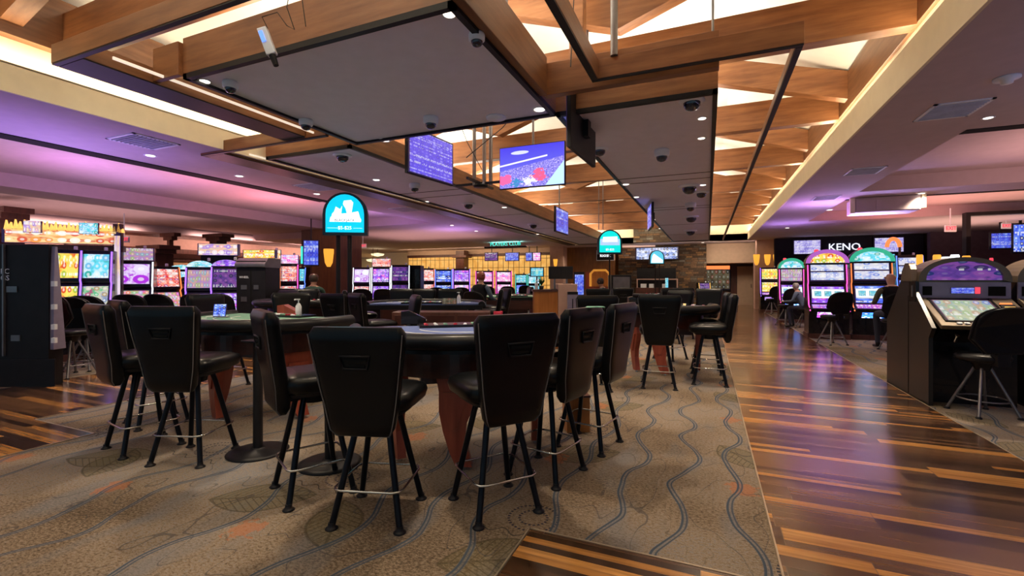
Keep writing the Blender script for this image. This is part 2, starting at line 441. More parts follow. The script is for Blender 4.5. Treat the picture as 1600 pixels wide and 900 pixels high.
M['leather2'] = mat('black_vinyl_worn', (.007, .007, .009), .38, var=.25, bump=.12, bscale=120)
M['legmetal'] = mat('black_steel', (.010, .011, .016), .28, .4, var=.2)
M['chrome'] = mat('chrome', (.62, .60, .57), .2, 1, var=.1)
M['pipe'] = mat('grey_piping', (.15, .14, .14), .4, var=.1)
M['greymetal'] = mat('grey_metal', (.22, .21, .22), .35, .8)
M['bronze'] = mat('bronze_plastic', (.17, .13, .09), .35, .4)
M['purple_plate'] = mat('lilac_grey_plate', (.26, .23, .34), .4, .2)
M['white'] = mat('white_plastic', (.82, .86, .92), .4, var=.03)
M['dome'] = mat('smoked_dome', (.012, .014, .03), .08, coat=1)
M['vent'] = mat('grey_vent', (.62, .63, .72), .6)
M['slot'] = mat('black_slot', (.004, .004, .004), .9)
M['lens'] = glow('downlight_lens', (1, .88, .74), 4.0)
M['cove'] = glow('cove_strip', (1, .88, .66), 1.6)
M['felt_green'] = mat('green_felt', (.16, .33, .24), .9, scale=30, bump=.2)
M['felt_blue'] = mat('blue_felt', (.08, .12, .30), .85, scale=30, bump=.2)
M['feltline'] = mat('pale_print', (.60, .62, .60), .9)
M['rail'] = mat('dark_padded_rail', (.012, .012, .014), .3, var=.2, bump=.1)
M['apron'] = wood('dark_table_apron', (.03, .010, .008), (.08, .025, .018), 'x', .3)
M['sconce'] = glow('amber_sconce', (1, .45, .05), 1.0)
M['red_led'] = glow('red_light', (1, .06, .10), 1.2)
M['white_led'] = glow('white_light', (.9, .95, 1), 1.5)
M['purple_led'] = glow('violet_led', (.30, .12, 1), 2.2)
M['magenta_led'] = glow('magenta_led', (1, .08, .45), 2.0)
M['blue_led'] = glow('blue_led', (.10, .22, 1), 2.0)
M['teal_led'] = glow('teal_led', (.05, .75, .62), 1.2)
M['green_led'] = glow('green_led', (.12, .8, .30), 1.1)
M['gold_led'] = glow('gold_led', (1, .55, .12), 1.3)
M['orange_led'] = glow('orange_led', (1, .22, .06), 1.4)
M['skin'] = mat('skin', (.46, .24, .16), .5); M['skin_pale'] = mat('pale_skin', (.60, .36, .27), .5)
M['hair_dark'] = mat('dark_hair', (.03, .018, .012), .6); M['hair_grey'] = mat('grey_hair', (.42, .40, .38), .6)
M['jersey'] = mat('dark_green_jersey', (.012, .045, .035), .8); M['cloth_black'] = mat('black_cloth', (.012, .012, .016), .9)
M['cloth_olive'] = mat('olive_sleeve', (.14, .14, .10), .9); M['cloth_grey'] = mat('blue_grey_cloth', (.12, .17, .25), .9)
M['denim'] = mat('dark_denim', (.03, .035, .06), .9); M['plain_red'] = mat('plain_red', (.45, .02, .05), .8)
M['glass'] = None
k = NT('window_glass'); k.base((.9, .92, .95)); k.b.inputs['Roughness'].default_value = .02
k.b.inputs['Transmission Weight'].default_value = 1; k.b.inputs['IOR'].default_value = 1.1; M['glass'] = k.m

RED, GOLD, PINK, VIO, BLU, CYA, GRN, WHT, NAVY, MAG = (.85, .05, .04), (1, .62, .08), (1, .35, .62), (.35, .10, .95), (.06, .13, .9), (.15, .75, .95), (.10, .62, .28), (.95, .95, 1), (.02, .03, .20), (.85, .06, .70)
S = {}
S['yellow'] = screen('yellow_game_screen', [(.75, .10, .02), GOLD, (1, .80, .15), (.45, .55, .05)], (6, 3), 1.2)
S['ocean'] = screen('ocean_game_screen', [(.05, .45, .40), CYA, (.75, .92, 1), (.18, .55, .85)], (4, 3), 1.1)
S['reels'] = screen('mixed_reel_screen', [(.55, .40, .20), (.25, .35, .60), (.8, .75, .6), GRN, (.55, .10, .25)], (4, 4), .95)
S['purple'] = screen('purple_game_screen', [(.45, .03, .75), (.85, .75, 1), (.60, .20, .85), WHT], (2, 2), 1.1, text=False)
S['pinkgrid'] = screen('pink_symbol_screen', [(.75, .12, .60), (.9, .3, .2), (.3, .6, .3), PINK, (.55, .45, .8)], (6, 4), 1.0)
S['violet'] = screen('violet_game_screen', [(.10, .04, .45), VIO, (.6, .35, 1), MAG], (4, 5), 1.1)
S['bluev'] = screen('blue_game_screen', [NAVY, BLU, (.20, .35, 1), (.45, .7, 1)], (3, 5), 1.1)
S['pinkv'] = screen('pink_game_screen', [MAG, PINK, (.9, .75, .95), (.5, .3, .9)], (5, 4), 1.15)
S['teal'] = screen('teal_game_screen', [(.02, .30, .40), CYA, (.1, .55, .8), (.5, .85, .6)], (3, 5), 1.0)
S['dark'] = screen('dim_violet_screen', [(.05, .02, .16), (.15, .05, .40), (.30, .08, .45), NAVY], (5, 4), .7, ring_=.08)
S['list'] = screen('violet_list_screen', [(.10, .06, .75), (.16, .11, .95), (.12, .08, .85), (.26, .22, 1)], (12, 14), .95, ring_=.12)
S['bluelist'] = screen('blue_list_screen', [(.04, .05, .60), (.07, .10, .85), (.12, .20, .95), (.30, .42, 1)], (5, 6), .95, ring_=.15)
S['keno'] = screen('keno_number_screen', [(.16, .12, .60), (.35, .30, .85), (.70, .65, .95), (.45, .40, .9)], (16, 10), 1.0)
S['redgame'] = screen('red_game_screen', [(.8, .04, .06), (1, .3, .2), (.9, .75, .7), (.5, .05, .25)], (4, 6), 1.1)
S['paytable'] = screen('pale_paytable', [(.22, .30, .75), (.60, .62, .85), (.80, .78, .80), (.35, .50, .85)], (4, 5), 1.1, bands=2)
S['panelreel'] = screen('pale_reel_glass', [(.85, .92, 1), (.90, .96, 1), (.95, .97, 1)], (3, 1), 1.4, text=False)
S['keys'] = screen('lit_button_glass', [(.45, .05, .75), (.7, .1, .6), (.30, .12, .9), (.9, .5, .8)], (9, 2), 1.0)
S['touch'] = screen('touch_game_menu', [(.42, .60, .30), (.60, .66, .42), (.35, .52, .45), (.62, .45, .30), (.25, .35, .70)], (6, 4), .85, (.10, .02, .10))
S['poster'] = screen('framed_poster', [(.06, .05, .03), (.20, .14, .07), (.32, .28, .16), (.45, .12, .05)], (3, 4), .35, text=False)
S['ledwall'] = screen('blue_white_led_board', [(.02, .03, .10), (.30, .42, .85), (.75, .80, .95), (.08, .12, .45)], (14, 4), 1.1)
S['topper'] = screen('orange_letter_topper', [(.9, .35, .08), (1, .75, .35), (.75, .12, .05), (.95, .9, .75)], (9, 2), 1.15)
S['topper_pink'] = screen('pink_letter_topper', [(.95, .45, .45), (.9, .65, .4), (.45, .25, .75), (.95, .8, .85)], (6, 2), 1.1)
S['topper_multi'] = screen('many_coloured_topper', [(.5, .6, .25), (.6, .3, .75), (.85, .5, .4), (.3, .55, .7)], (9, 3), .8)

def sport_mat():
    k = NT('football_broadcast'); x, y, _ = k.xyz(k.uv())
    sk = k.ramp(y, [(0, (.10, .15, .45)), (.35, (.12, .12, .75)), (1, (.05, .04, .70))])
    crowd = k.ramp(k.noise(k.comb(k.mul(x, 40.0), k.mul(y, 30.0)), 1, 4, .7), [(.35, (.05, .05, .45)), (.55, (.3, .25, .9)), (.68, (.85, .8, 1))])
    line = k.add(.42, k.mul(x, .25))
    c = k.mix(k.lt(y, line), sk, crowd)
    lamp = k.lt(k.add(k.mul(k.m2('POWER', k.sub(x, .32), 2.0), 6.0), k.mul(k.m2('POWER', k.sub(y, .85), 2.0), 60.0)), .12)
    c = k.mix(k.mul(lamp, .8), c, (.75, .8, 1))
    rail = k.lt(k.abs(k.sub(y, k.add(.55, k.mul(x, .22)))), .02); c = k.mix(k.mul(rail, k.lt(x, .75)), c, (.85, .82, 1))
    field = k.gt(k.sub(x, .72), k.mul(y, .5)); c = k.mix(k.mul(field, k.lt(y, .55)), c, (.50, .78, .95))
    d1 = k.add(k.m2('POWER', k.sub(x, .62), 2.0), k.mul(k.m2('POWER', k.sub(y, .25), 2.0), .6))
    blob = k.lt(k.add(d1, k.mul(k.noise(k.comb(x, y), 9, 4, .7), .10)), .062); c = k.mix(blob, c, (.9, .10, .25))
    d2 = k.add(k.m2('POWER', k.sub(x, .46), 2.0), k.mul(k.m2('POWER', k.sub(y, .14), 2.0), .8))
    c = k.mix(k.lt(k.add(d2, k.mul(k.noise(k.comb(y, x), 11, 4, .7), .08)), .048), c, (.92, .88, .95))
    d3 = k.add(k.m2('POWER', k.sub(x, .07), 2.0), k.mul(k.m2('POWER', k.sub(y, .22), 2.0), .5))
    c = k.mix(k.lt(k.add(d3, k.mul(k.noise(k.comb(x, y, 7.0), 10, 3), .05)), .034), c, (1, .12, .35))
    d4 = k.add(k.m2('POWER', k.sub(x, .27), 2.0), k.m2('POWER', k.sub(y, .12), 2.0))
    c = k.mix(k.lt(k.add(d4, k.mul(k.noise(k.comb(x, y, 4.0), 14, 4, .7), .09)), .052), c, (.03, .25, .55))
    k.base((.02, .02, .02)); k.link(c, k.b.inputs['Emission Color']); k.b.inputs['Emission Strength'].default_value = 1.15
    return k.m
S['sport'] = sport_mat()

# ------------------------------------------------------------------ the hall: floor
ZS = 3.40                                         # underside of soffits and hung panels
struct('floor', MB().b2((-36, -4, -.2), (16, 34, 0)), M['carpet'])
def flat(name, poly, z, m): return struct(name, MB().prism(poly, 0.0005, z), m)
flat('floor_path_right', [(-.94, -4), (2.32, -4), (2.32, 30), (.34, 30), (.34, 2.49), (-.94, 2.49)], .006, M['plank'])
flat('floor_path_left', [(-8.6, -4), (-5.30, -4), (-5.30, 2.42), (-6.40, 2.42), (-6.40, 20), (-8.6, 20)], .006, M['plank'])
tr = MB()
for a, b in (((-.95, 2.49), (.34, 2.49)), ((.34, 2.49), (.34, 30)), ((2.32, -4), (2.32, 30)), ((-.95, -4), (-.95, 2.49)), ((-5.3, -4), (-5.3, 2.42)), ((-5.3, 2.42), (-6.4, 2.42)), ((-6.4, 2.42), (-6.4, 20))):
    tr.b2((min(a[0], b[0])-.005, min(a[1], b[1])-.005, 0), (max(a[0], b[0])+.005, max(a[1], b[1])+.005, .009))
struct('trim_1', tr, mat('brass_edge', (.45, .36, .26), .4, .6))

# ------------------------------------------------------------------ the hall: walls
struct('wall_left', MB().b2((-22.3, -4, 0), (-22, 22, 3.4)), M['wallpink'])
struct('wall_right', MB().b2((14, -4, 0), (14.3, 34, 3.4)), M['wallpink'])
struct('wall_far', MB().b2((-36, 33.4, 0), (14, 33.7, 3.4)), M['brown_wood'])
struct('wall_wainscot', MB().b2((-22, -4, 0), (-21.93, 21.9, 2.28)), mat('tan_panel_wall', (.48, .30, .15), .7))
# gable above the far soffit, stone in the middle
struct('wall_gable', MB().b2((-6.9, 25.0, 3.4), (2.1, 25.2, 6.0)), M['cream'])
struct('wall_stone_gable', MB().b2((-3.6, 24.8, 3.4), (-.2, 25.0, 5.9)), M['stone'])
struct('wall_stone', MB().b2((-2.7, 26.9, 0), (-.05, 27.6, 3.4)).b2((-5.0, 28.3, 0), (-2.7, 28.8, 3.4)), M['stone'])
# fascia over the posters
struct('wall_bulkhead', MB().b2((-.05, 27.2, 2.35), (3.1, 30.5, 3.4)), M['beige'])

# ------------------------------------------------------------------ the hall: ceilings
T = .35
def slabs(name, rects, z0, z1, m):
    b = MB()
    for x0, y0, x1, y1 in rects: b.b2((x0, y0, z0), (x1, y1, z1))
    return struct(name, b, m)
slabs('ceiling_right', [(1.83, -4, 3.1, 34), (3.1, -4, 16, 8.0), (3.1, 12.4, 16, 13.6), (3.1, 18.0, 16, 34)], ZS, ZS+.32, M['plaster'])
slabs('ceiling_right_coffers', [(3.1, 7.9, 16, 12.5), (3.1, 13.5, 16, 18.1)], ZS+.31, ZS+.45, M['plaster'])
slabs('ceiling_left', [(-8.75, -4, -6.70, 34), (-13.5, 13.4, -8.75, 34), (-14.7, -4, -13.5, 34), (-20.9, 16, -14.7, 34), (-36, 16, -20.9, 34), (-24, -4, -20.9, 16), (-20.9, -4, -14.7, -3)], ZS, ZS+.30, M['plaster'])
slabs('ceiling_left_coffers', [(-13.6, -4, -8.65, 13.5), (-21, -4, -14.6, 16.1)], ZS+.29, ZS+.45, M['plaster'])
slabs('ceiling_far', [(-6.70, 25.0, 1.83, 34)], ZS, ZS+.3, M['plaster'])
rf = MB(); prof = [(2.05, 4.58), (.4, 5.35), (-5.2, 5.35), (-6.95, 4.62), (-6.95, 4.85), (-5.2, 5.5), (.4, 5.5), (2.05, 4.81)]
rf.yprism(prof, -4, 25.1); struct('ceiling_roof', rf, M['roof'])
# fascias of the long opening and the cove ledges
struct('trim_2', MB().b2((1.80, -4, ZS-.002), (1.83, 25, 3.74)).b2((1.80, -4, 3.74), (2.0, 25, 3.76)).b2((1.99, -4, 3.76), (2.02, 25, 4.05)), M['cream'])
struct('trim_3', MB().b2((-6.70, -4, ZS-.002), (-6.67, 25, 3.70)).b2((-6.95, -4, 3.69), (-6.67, 25, 3.71)).b2((-6.96, -4, 3.71), (-6.93, 25, 4.05)), M['cream'])
st = MB(); st.b2((-6.73, -4, 3.715), (-6.69, 25, 3.735)); o = struct('trim_4', st, M['cove'])
st = MB(); st.b2((1.83, -4, 3.765), (1.86, 25, 3.78)); o = struct('trim_5', st, M['cove'])
# dark linear air slots beside the coffers
slb = MB(); slb.b2((-8.92, -4, ZS-.012), (-8.62, 8.65, ZS+.01)); slb.b2((3.1, 7.80, ZS-.006), (14, 8.0, ZS+.01)); slb.b2((3.1, 13.4, ZS-.006), (14, 13.58, ZS+.01)); slb.b2((-8.85, 8.65, ZS-.006), (-8.66, 8.9, ZS+.2))
struct('trim_6', slb, M['slot'])
struct('trim_7', MB().b2((-22, -4, 2.28), (-21.85, 22, 2.40)).b2((-22, -4, 3.30), (-21.9, 22, 3.4)), M['dark_wood'])

# roof timbers: perimeter beams and repeated shallow trusses
def beam(name, label, mb, m, grp=None, bevel=.006):
    o = mb.build(name, m, None, bevel); return tag(o, label, 'beam', grp)
beam('perimeter_beam', 'long maple beam along the right edge of the raised roof', MB().b2((1.95, -4, 4.05), (2.12, 25, 4.60)), M['beam_y'])
beam('perimeter_beam', 'long maple beam along the left edge of the raised roof', MB().b2((-7.0, -4, 4.05), (-6.80, 25, 4.65)), M['beam_y'])
def truss():
    b = MB(); b.b2((-6.8, -.09, 4.03), (1.95, .09, 4.50)); return b.build('roof_truss', M['beam_x'], None, .006)
tie = truss()
up = []
def sloped(x0, z0, x1, z1, h=.42, y0=-.6, y1=-.42):
    return MB().add([(x0, y0, z0), (x1, y0, z1), (x1, y0, z1+h), (x0, y0, z0+h), (x0, y1, z0), (x1, y1, z1), (x1, y1, z1+h), (x0, y1, z0+h)],
                    [(0, 1, 2, 3), (5, 4, 7, 6), (0, 4, 5, 1), (3, 2, 6, 7), (0, 3, 7, 4), (1, 5, 6, 2)])
TY = [-.2, 2.9, 5.95, 8.95, 11.9, 14.9, 17.9, 20.9, 23.9]
ORD = ['behind the camera end', 'nearest the camera', 'second from the camera', 'third from the camera', 'fourth from the camera', 'fifth from the camera', 'sixth from the camera', 'second from the far gable', 'nearest the far gable']
for i, ty in enumerate(TY):
    r = thing('roof_truss', 'maple roof truss across the raised ceiling, '+ORD[i], 'truss', (0, ty, 0), 0, 'roof trusses')
    ch = tie if i == 0 else tie.copy()
    if i: COL.objects.link(ch)
    ch.name = 'bottom_chord'; ch.parent = r
    if i == 0:
        for a, za, b_, zb in ((1.95, 4.18, .14, 4.72), (.14, 4.72, -.95, 4.35), (-.95, 4.35, -2.4, 4.85), (-2.4, 4.85, -3.85, 4.35), (-3.85, 4.35, -4.95, 4.72), (-4.95, 4.72, -6.8, 4.18)):
            o = sloped(b_, zb, a, za).build('upper_chord', M['beam_x'], r); up.append(o)
    else:
        for u in up:
            c = u.copy(); COL.objects.link(c); c.parent = r
# hung grey panels with wooden upstands
def panel(name, label, x0, y0, x1, y1, seams=()):
    r = thing('hung_panel', label, 'ceiling panel', ((x0+x1)/2, (y0+y1)/2, ZS)); hx, hy = (x1-x0)/2, (y1-y0)/2
    MB().b2((-hx+.03, -hy+.03, 0), (hx-.03, hy-.03, .10)).build('soffit_board', M['panel'], r)
    t = MB()
    for a, b in (((-hx, -hy), (hx, -hy+.05)), ((-hx, hy-.05), (hx, hy)), ((-hx, -hy), (-hx+.05, hy)), ((hx-.05, -hy), (hx, hy))):
        t.b2((a[0], a[1], -.03), (b[0], b[1], .02))
    t.build('black_edge', M['black'], r)
    MB().b2((-hx, -hy, .021), (hx, -hy+.05, .36)).build('end_fascia', M['beam_x'], r); MB().b2((-hx, hy-.05, .021), (hx, hy, .36)).build('end_fascia', M['beam_x'], r)
    MB().b2((-hx, -hy+.05, .021), (-hx+.05, hy-.05, .36)).build('side_fascia', M['beam_y'], r); MB().b2((hx-.05, -hy+.05, .021), (hx, hy-.05, .36)).build('side_fascia', M['beam_y'], r)
    if seams:
        for s_ in seams: MB().b2((-hx+.05, s_-(y0+y1)/2, -.004), (hx-.05, s_-(y0+y1)/2+.03, .001)).build('seam', M['slot'], r)
    return r
panel('p', 'nearest grey hung panel with black edge and white camera domes', -4.62, 2.80, -1.64, 5.16)
panel('p', 'long grey hung panel right of the television opening', -1.64, 5.16, .10, 24.6, (9.0, 9.5, 13.0, 13.4, 17.2, 21))
panel('p', 'long grey hung panel left of the television opening, lit violet', -6.5, 5.20, -4.78, 24.6, (8.6, 9.2, 12.6, 16.5, 20.5))
BM = 'thin wooden frame beams hung below the roof'
def tb(label, lo, hi, ax='beam_y'):
    r = thing('frame_beam', label, 'beam', tuple((lo[i]+hi[i])/2 for i in range(3)), 0, BM)
    d = [(hi[i]-lo[i])/2 for i in range(3)]
    MB().b2((-d[0], -d[1], -d[2]+.012), (d[0], d[1], d[2])).build('timber', M[ax], r, .004)
    MB().b2((-d[0]+.004, -d[1]+.004, -d[2]), (d[0]-.004, d[1]-.004, -d[2]+.012)).build('black_underside', M['black'], r)
    return r
tb('frame beam crossing at upper left, nearest the camera', (-5.42, 2.16, 3.38), (-1.06, 2.21, 3.56), 'beam_x')
tb('broad frame beam left of the nearest grey panel', (-5.42, 2.21, 3.38), (-5.02, 4.62, 3.54))
tb('frame beam along the middle opening with black underside', (-1.05, -2, 3.40), (-.98, 4.44, 3.60))
tb('frame beam crossing at top right in front of the long grey panel', (-1.05, 4.44, 3.40), (.74, 4.49, 3.60), 'beam_x')
tb('long thin frame beam between right grey panel and cream fascia', (.68, 4.49, 3.40), (.74, 24.8, 3.50))
tb('short frame beam crossing under the left cream fascia', (-7.2, 4.62, 3.36), (-4.66, 4.68, 3.54), 'beam_x')
tb('long broad frame beam under the violet soffit at left', (-7.2, 4.68, 3.36), (-6.75, 24.8, 3.50))
beam('tie_block', 'short maple tie between broad frame beam and the near end of the nearest grey panel', MB().b2((-5.02, 2.76, 3.40), (-4.63, 2.81, 3.72)), M['beam_x'])
b = MB(); b.b2((-1.60, 4.60, 3.40), (.10, 4.70, 3.74)); beam('cross_beam', 'deep maple beam just behind the top right frame beam', b, M['beam_x'])
b = MB(); b.b2((-1.64, -2, 3.40), (-1.56, 4.60, 3.80)); beam('side_beam', 'deep maple beam along the right side of the nearest grey panel', b, M['beam_y'])
b = MB(); b.b2((-1.42, 4.95, 3.7), (-1.26, 5.1, 5.3)); beam('post', 'upright maple post rising from the corner of the nearest grey panel to the roof', b, M['beam_x'])
# slim light lines beside the left panel
g = 'thin bright light lines beside the left panels'
for i, (a, c_, x0) in enumerate(((5.0, 9.7, -6.62), (11.0, 15.5, -6.62), (2.35, 4.6, -4.86))):
    o = MB().b2((x0, a, 3.405), (x0+.018, c_, 3.43)).build('light_line', glow('line_light_%d' % i, (1, .84, .66), .8))
    tag(o, ['bright light line at the near end of the left hung panel', 'bright light line further down the left hung panel', 'bright light line beside the nearest grey panel'][i], 'light', g)

# ------------------------------------------------------------------ ceiling fittings
def downlight0():
    r = thing('downlight', 'x', 'ceiling light')
    MB().lathe([(.062, 0), (.085, -.006), (.09, 0), (.09, .01)], 16).build('trim_ring', M['white'], r)
    MB().lathe([(.0, -.004), (.06, -.004), (.06, .004), (0, .004)], 16).build('lens', M['lens'], r)
    return r
DL = downlight0(); dl_used = False
def spot(loc, power, color=(1, .80, .58), ang=120, blend=.8):
    l = bpy.data.lights.new('downlight_beam', 'SPOT'); l.energy = power; l.color = color; l.spot_size = math.radians(ang); l.spot_blend = blend
    l.shadow_soft_size = .09
    o = bpy.data.objects.new('downlight_beam', l); COL.objects.link(o); o.location = loc; return o
def ceil_at(px, py, z=ZS):
    k_ = (z-H)/(437-py); fwd = k_*F; return W(px, fwd)
def downlight(px, py, label, group, power=45):
    global dl_used
    x, y = ceil_at(px, py)
    if not dl_used: DL.location = (x, y, ZS-.002); DL['label'] = label; DL['group'] = group; dl_used = True
    else: dup(DL, (x, y, ZS-.002), 0, label, group, (.72, .72, 1) if (py < 225 and px > 850) or py < 130 else None)
    if power: spot((x, y, ZS-.03), power*2.2)
G = 'round recessed downlights'
for px, py, lab, pw in (
    (843, 171, 'bright downlight in the right corner of the nearest grey panel', 60),
    (601, 219, 'downlight in the far corner of the nearest grey panel', 50),
    (702, 22, 'downlight at the near right of the nearest grey panel', 90),
    (320, 127, 'downlight at the near left of the nearest grey panel', 70),
    (588, 281, 'downlight in the left long panel behind the first camera dome', 80),
    (666, 315, 'downlight in the left long panel below the violet list screen', 60),
    (788, 324, 'downlight in the left long panel below the football television', 60),
    (1097, 185, 'downlight at the right edge of the long grey panel beside the dark dome', 60),
    (1096, 216, 'downlight just behind the dark dome on the long grey panel', 60),
    (978, 288, 'downlight at the left edge of the long grey panel past the seams', 90),
    (994, 308, 'second downlight at the left edge of the long grey panel', 60),
    (1098, 289, 'bright downlight at the right edge of the long grey panel, middle', 90),
    (1021, 343, 'downlight on the long grey panel beside the small far television', 60),
    (1032, 357, 'far downlight on the long grey panel, left of the two far ones', 60),
    (1098, 379, 'furthest bright downlight at the end of the long grey panel', 60),
    (235, 243, 'downlight in the violet soffit next to the air vent', 90),
    (374, 275, 'downlight in the pink soffit left of the light line', 90),
    (495, 303, 'downlight above the arched sign at left', 60),
    (717, 330, 'downlight between the light line and the left wall', 60),
    (1544, 184, 'downlight in the right soffit beyond the big vent', 120),
    (1440, 302, 'wide downlight right of the white access box', 60),
    (1296, 328, 'downlight left of the white access box', 60),
    (1230, 356, 'small downlight over the near end of the keno wall', 40),
    (706, 352, 'small downlight in front of the amber lattice', 40),
    (744, 361, 'small downlight left of the suspended ledge sign', 40),
    (840, 366, 'downlight over the monitors, left one', 40), (884, 379, 'downlight over the brown oak wall', 40), (898, 383, 'downlight nearest the brown oak wall', 40),
    (1513, 357, 'downlight behind the glass office front', 0)):
    downlight(px, py, lab, G, pw)

def dome0():
    r = thing('dome_camera', 'x', 'camera')
    MB().lathe([(.0, 0), (.085, 0), (.092, -.02), (.088, -.07), (.07, -.085), (0, -.085)], 20).build('housing', M['white'], r)
    MB().lathe([(.066, -.085), (.062, -.11), (.045, -.132), (.02, -.143), (.002, -.145)], 20).build('dome', M['dome'], r)
    return r
def flush0():
    r = thing('dome_camera', 'x', 'camera')
    MB().lathe([(.0, 0), (.14, 0), (.145, -.012), (.11, -.03), (0, -.03)], 24).build('bezel', M['white'], r)
    MB().lathe([(.095, -.03), (.09, -.07), (.06, -.105), (.02, -.118), (.002, -.12)], 20).build('dome', M['dome'], r)
    return r
DM, FM = dome0(), flush0(); first = {id(DM): True, id(FM): True}
def place(proto, key, x, y, z, label, group, s=1, rz=0):
    sc = (s, s, s)
    if first.get(key, True):
        first[key] = False; proto.location = (x, y, z); proto.scale = sc; proto.rotation_euler = (0, 0, rz); proto['label'] = label; proto['group'] = group
        return proto
    return dup(proto, (x, y, z), rz, label, group, sc)
G = 'surveillance camera domes under the panels'
for px, py, lab, s_ in ((745, 53, 'white camera dome at the right of the nearest grey panel, largest', .72), (360, 128, 'white camera dome at the left corner of the nearest grey panel', .78),
    (478, 187, 'white camera dome on the left edge of the nearest grey panel, middle', .9), (673, 183, 'white camera dome by the far edge of the nearest grey panel', 1.0),
    (1034, 234, 'white camera dome on the long grey panel, centre', 1.25), (648, 287, 'white camera dome below the violet list screen', 1.2), (1079, 317, 'white camera dome on the long grey panel, further', 1.5)):
    x, y = ceil_at(px, py); place(DM, 'd', x, y, ZS, lab, G, s_)
for px, py, lab, s_ in ((1081, 157, 'large dark camera dome with white rim on the long grey panel', .95), (535, 242, 'dark camera dome with white rim on the left long panel', 1.0),
    (937, 233, 'dark camera dome with white rim at the left edge of the long grey panel', .9), (1077, 290, 'dark camera dome on the long grey panel past the seams', 1.5),
    (732, 318, 'dark camera dome on the left long panel below the football television', 1.2), (833, 350, 'dark camera dome on the left long panel, furthest', 1.4),
    (1080, 338, 'dark camera dome on the long grey panel behind the white dome', 1.6), (1096, 300, 'small dark camera dome at the right edge of the long grey panel', 1.1), (1079, 360, 'furthest dark camera dome on the long grey panel', 1.7)):
    x, y = ceil_at(px, py); place(FM, 'f', x, y, ZS, lab, G, s_)
x, y = ceil_at(775, 183)
tag(MB().lathe([(0, 0), (.12, 0), (.115, -.02), (0, -.03)], 24, (x, y, ZS)).build('speaker_disc', M['white']), 'flat round white ceiling speaker at the edge of the nearest grey panel', 'speaker')
x, y = ceil_at(1573, 121)
tag(MB().lathe([(0, 0), (.10, 0), (.10, -.02), (.05, -.03), (.045, -.06), (0, -.062)], 20, (x, y, ZS)).build('smoke_detector', M['white']), 'white smoke detector on the right soffit above the large vent', 'smoke detector')

def vent(px, py, wx, wy, label):
    x, y = ceil_at(px, py); r = thing('air_vent', label, 'air vent', (x, y, ZS), 0, 'square ceiling air vents')
    MB().b2((-wx, -wy, -.012), (wx, -wy+.035, .0)).b2((-wx, wy-.035, -.012), (wx, wy, .0)).b2((-wx, -wy, -.012), (-wx+.035, wy, .0)).b2((wx-.035, -wy, -.012), (wx, wy, .0)).build('frame', M['white'], r)
    MB().b2((-wx+.03, -wy+.03, -.002), (wx-.03, wy-.03, .0)).build('backing', M['slot'], r)
    n = 10
    for i in range(n):
        yy = -wy+.06+(2*wy-.12)*i/(n-1)
        MB().b2((-wx+.035, yy-.006, -.02), (wx-.035, yy+.006, -.002)).build('louver', M['vent'], r)
vent(1487, 172, .26, .30, 'large square air vent on the right soffit, nearest')
vent(1350, 267, .26, .30, 'square air vent on the right soffit, second away')
vent(1290, 309, .26, .30, 'small looking air vent on the right soffit, third away')
vent(225, 221, .32, .30, 'square air vent on the violet soffit at left')
vent(495, 292, .32, .35, 'air vent on the pink soffit left of the arched sign')
vent(632, 327, .32, .35, 'air vent on the soffit right of the arched sign')

# white access box under the right ceiling
x, y = ceil_at(1378, 310); r = thing('access_box', 'white panelled box hanging from the right ceiling', 'equipment box', (x, y, ZS-.012), 0)
MB().b2((-.62, -.35, -.34), (.62, .35, 0)).build('housing', M['plaster'], r, .01)
MB().b2((-.60, -.36, -.32), (-.23, -.35, -.03)).b2((-.21, -.36, -.32), (.6, -.35, -.03)).build('cover', M['plaster'], r, .004)
MB().b2((-.72, -.4, -.36), (-.63, -.30, .0)).b2((.63, -.4, -.30), (.70, -.30, 0)).build('bracket', M['cream'], r)
# projector-like wifi box hanging at upper left
x, y = CW(-1.93, 3.62); r = thing('wireless_box', 'small white wireless box with antennas and wires on the near wooden fascia', 'electronic box', (x, y, 3.32), .5); r.scale = (1.45, 1.45, 1.45)
Rx = Matrix.Rotation(-.35, 4, 'Y')
MB().b2((-.025, -.02, -.07), (.025, .02, .08), Rx).build('case', M['white'], r, .004)
MB().cyl((.0, 0, -.13), (.0, 0, -.07), .014, .018, 10, Rx).build('antenna', M['black'], r)
MB().b2((-.02, -.024, .0), (.0, -.02, .06), Rx).build('blue_port_label', M['blue_led'], r)
MB().tube([(0, 0, .08), (-.03, 0, .14), (.05, 0, .17), (.1, 0, .1), (.14, 0, .08), (.1, .0, .2), (.12, 0, .32), (.18, 0, .25), (.2, 0, .1)], .0025, 6, False).build('wire', M['black'], r)

# ------------------------------------------------------------------ televisions in the opening
def tv(p0, p1, zb, hgt, scr, label, name='hanging_television'):
    """p0, p1: lower left and right as seen from the side of its picture"""
    a = Vector((*CW(*p0), 0)); b_ = Vector((*CW(*p1), 0)); d = b_-a; wd = d.length; rz = math.atan2(d.y, d.x)
    c = (a+b_)/2; r = thing(name, label, 'television', (c.x, c.y, zb+hgt/2), rz, None)
    MB().box((0, .03, 0), (wd, .05, hgt)).build('housing', M['black'], r, .006)
    MB().slab((0, 0, 0), wd-.03, hgt-.03, .012).build('picture', scr, r)
    MB().b2((-.06, .05, -.1), (.06, .12, .1)).build('bracket', M['black'], r)
    MB().cyl((0, .09, .0), (0, .09, 5.33-zb-hgt/2), .018).build('drop_rod', M['greymetal'], r)
    return r
tv((-1.54, 6.75), (-.99, 7.75), 3.03, .72, S['list'], 'hanging television with a violet list of writing, left of the football one')
tv((-.21, 7.6), (.83, 7.16), 2.94, .69, S['sport'], 'hanging television showing a football stadium, largest picture')
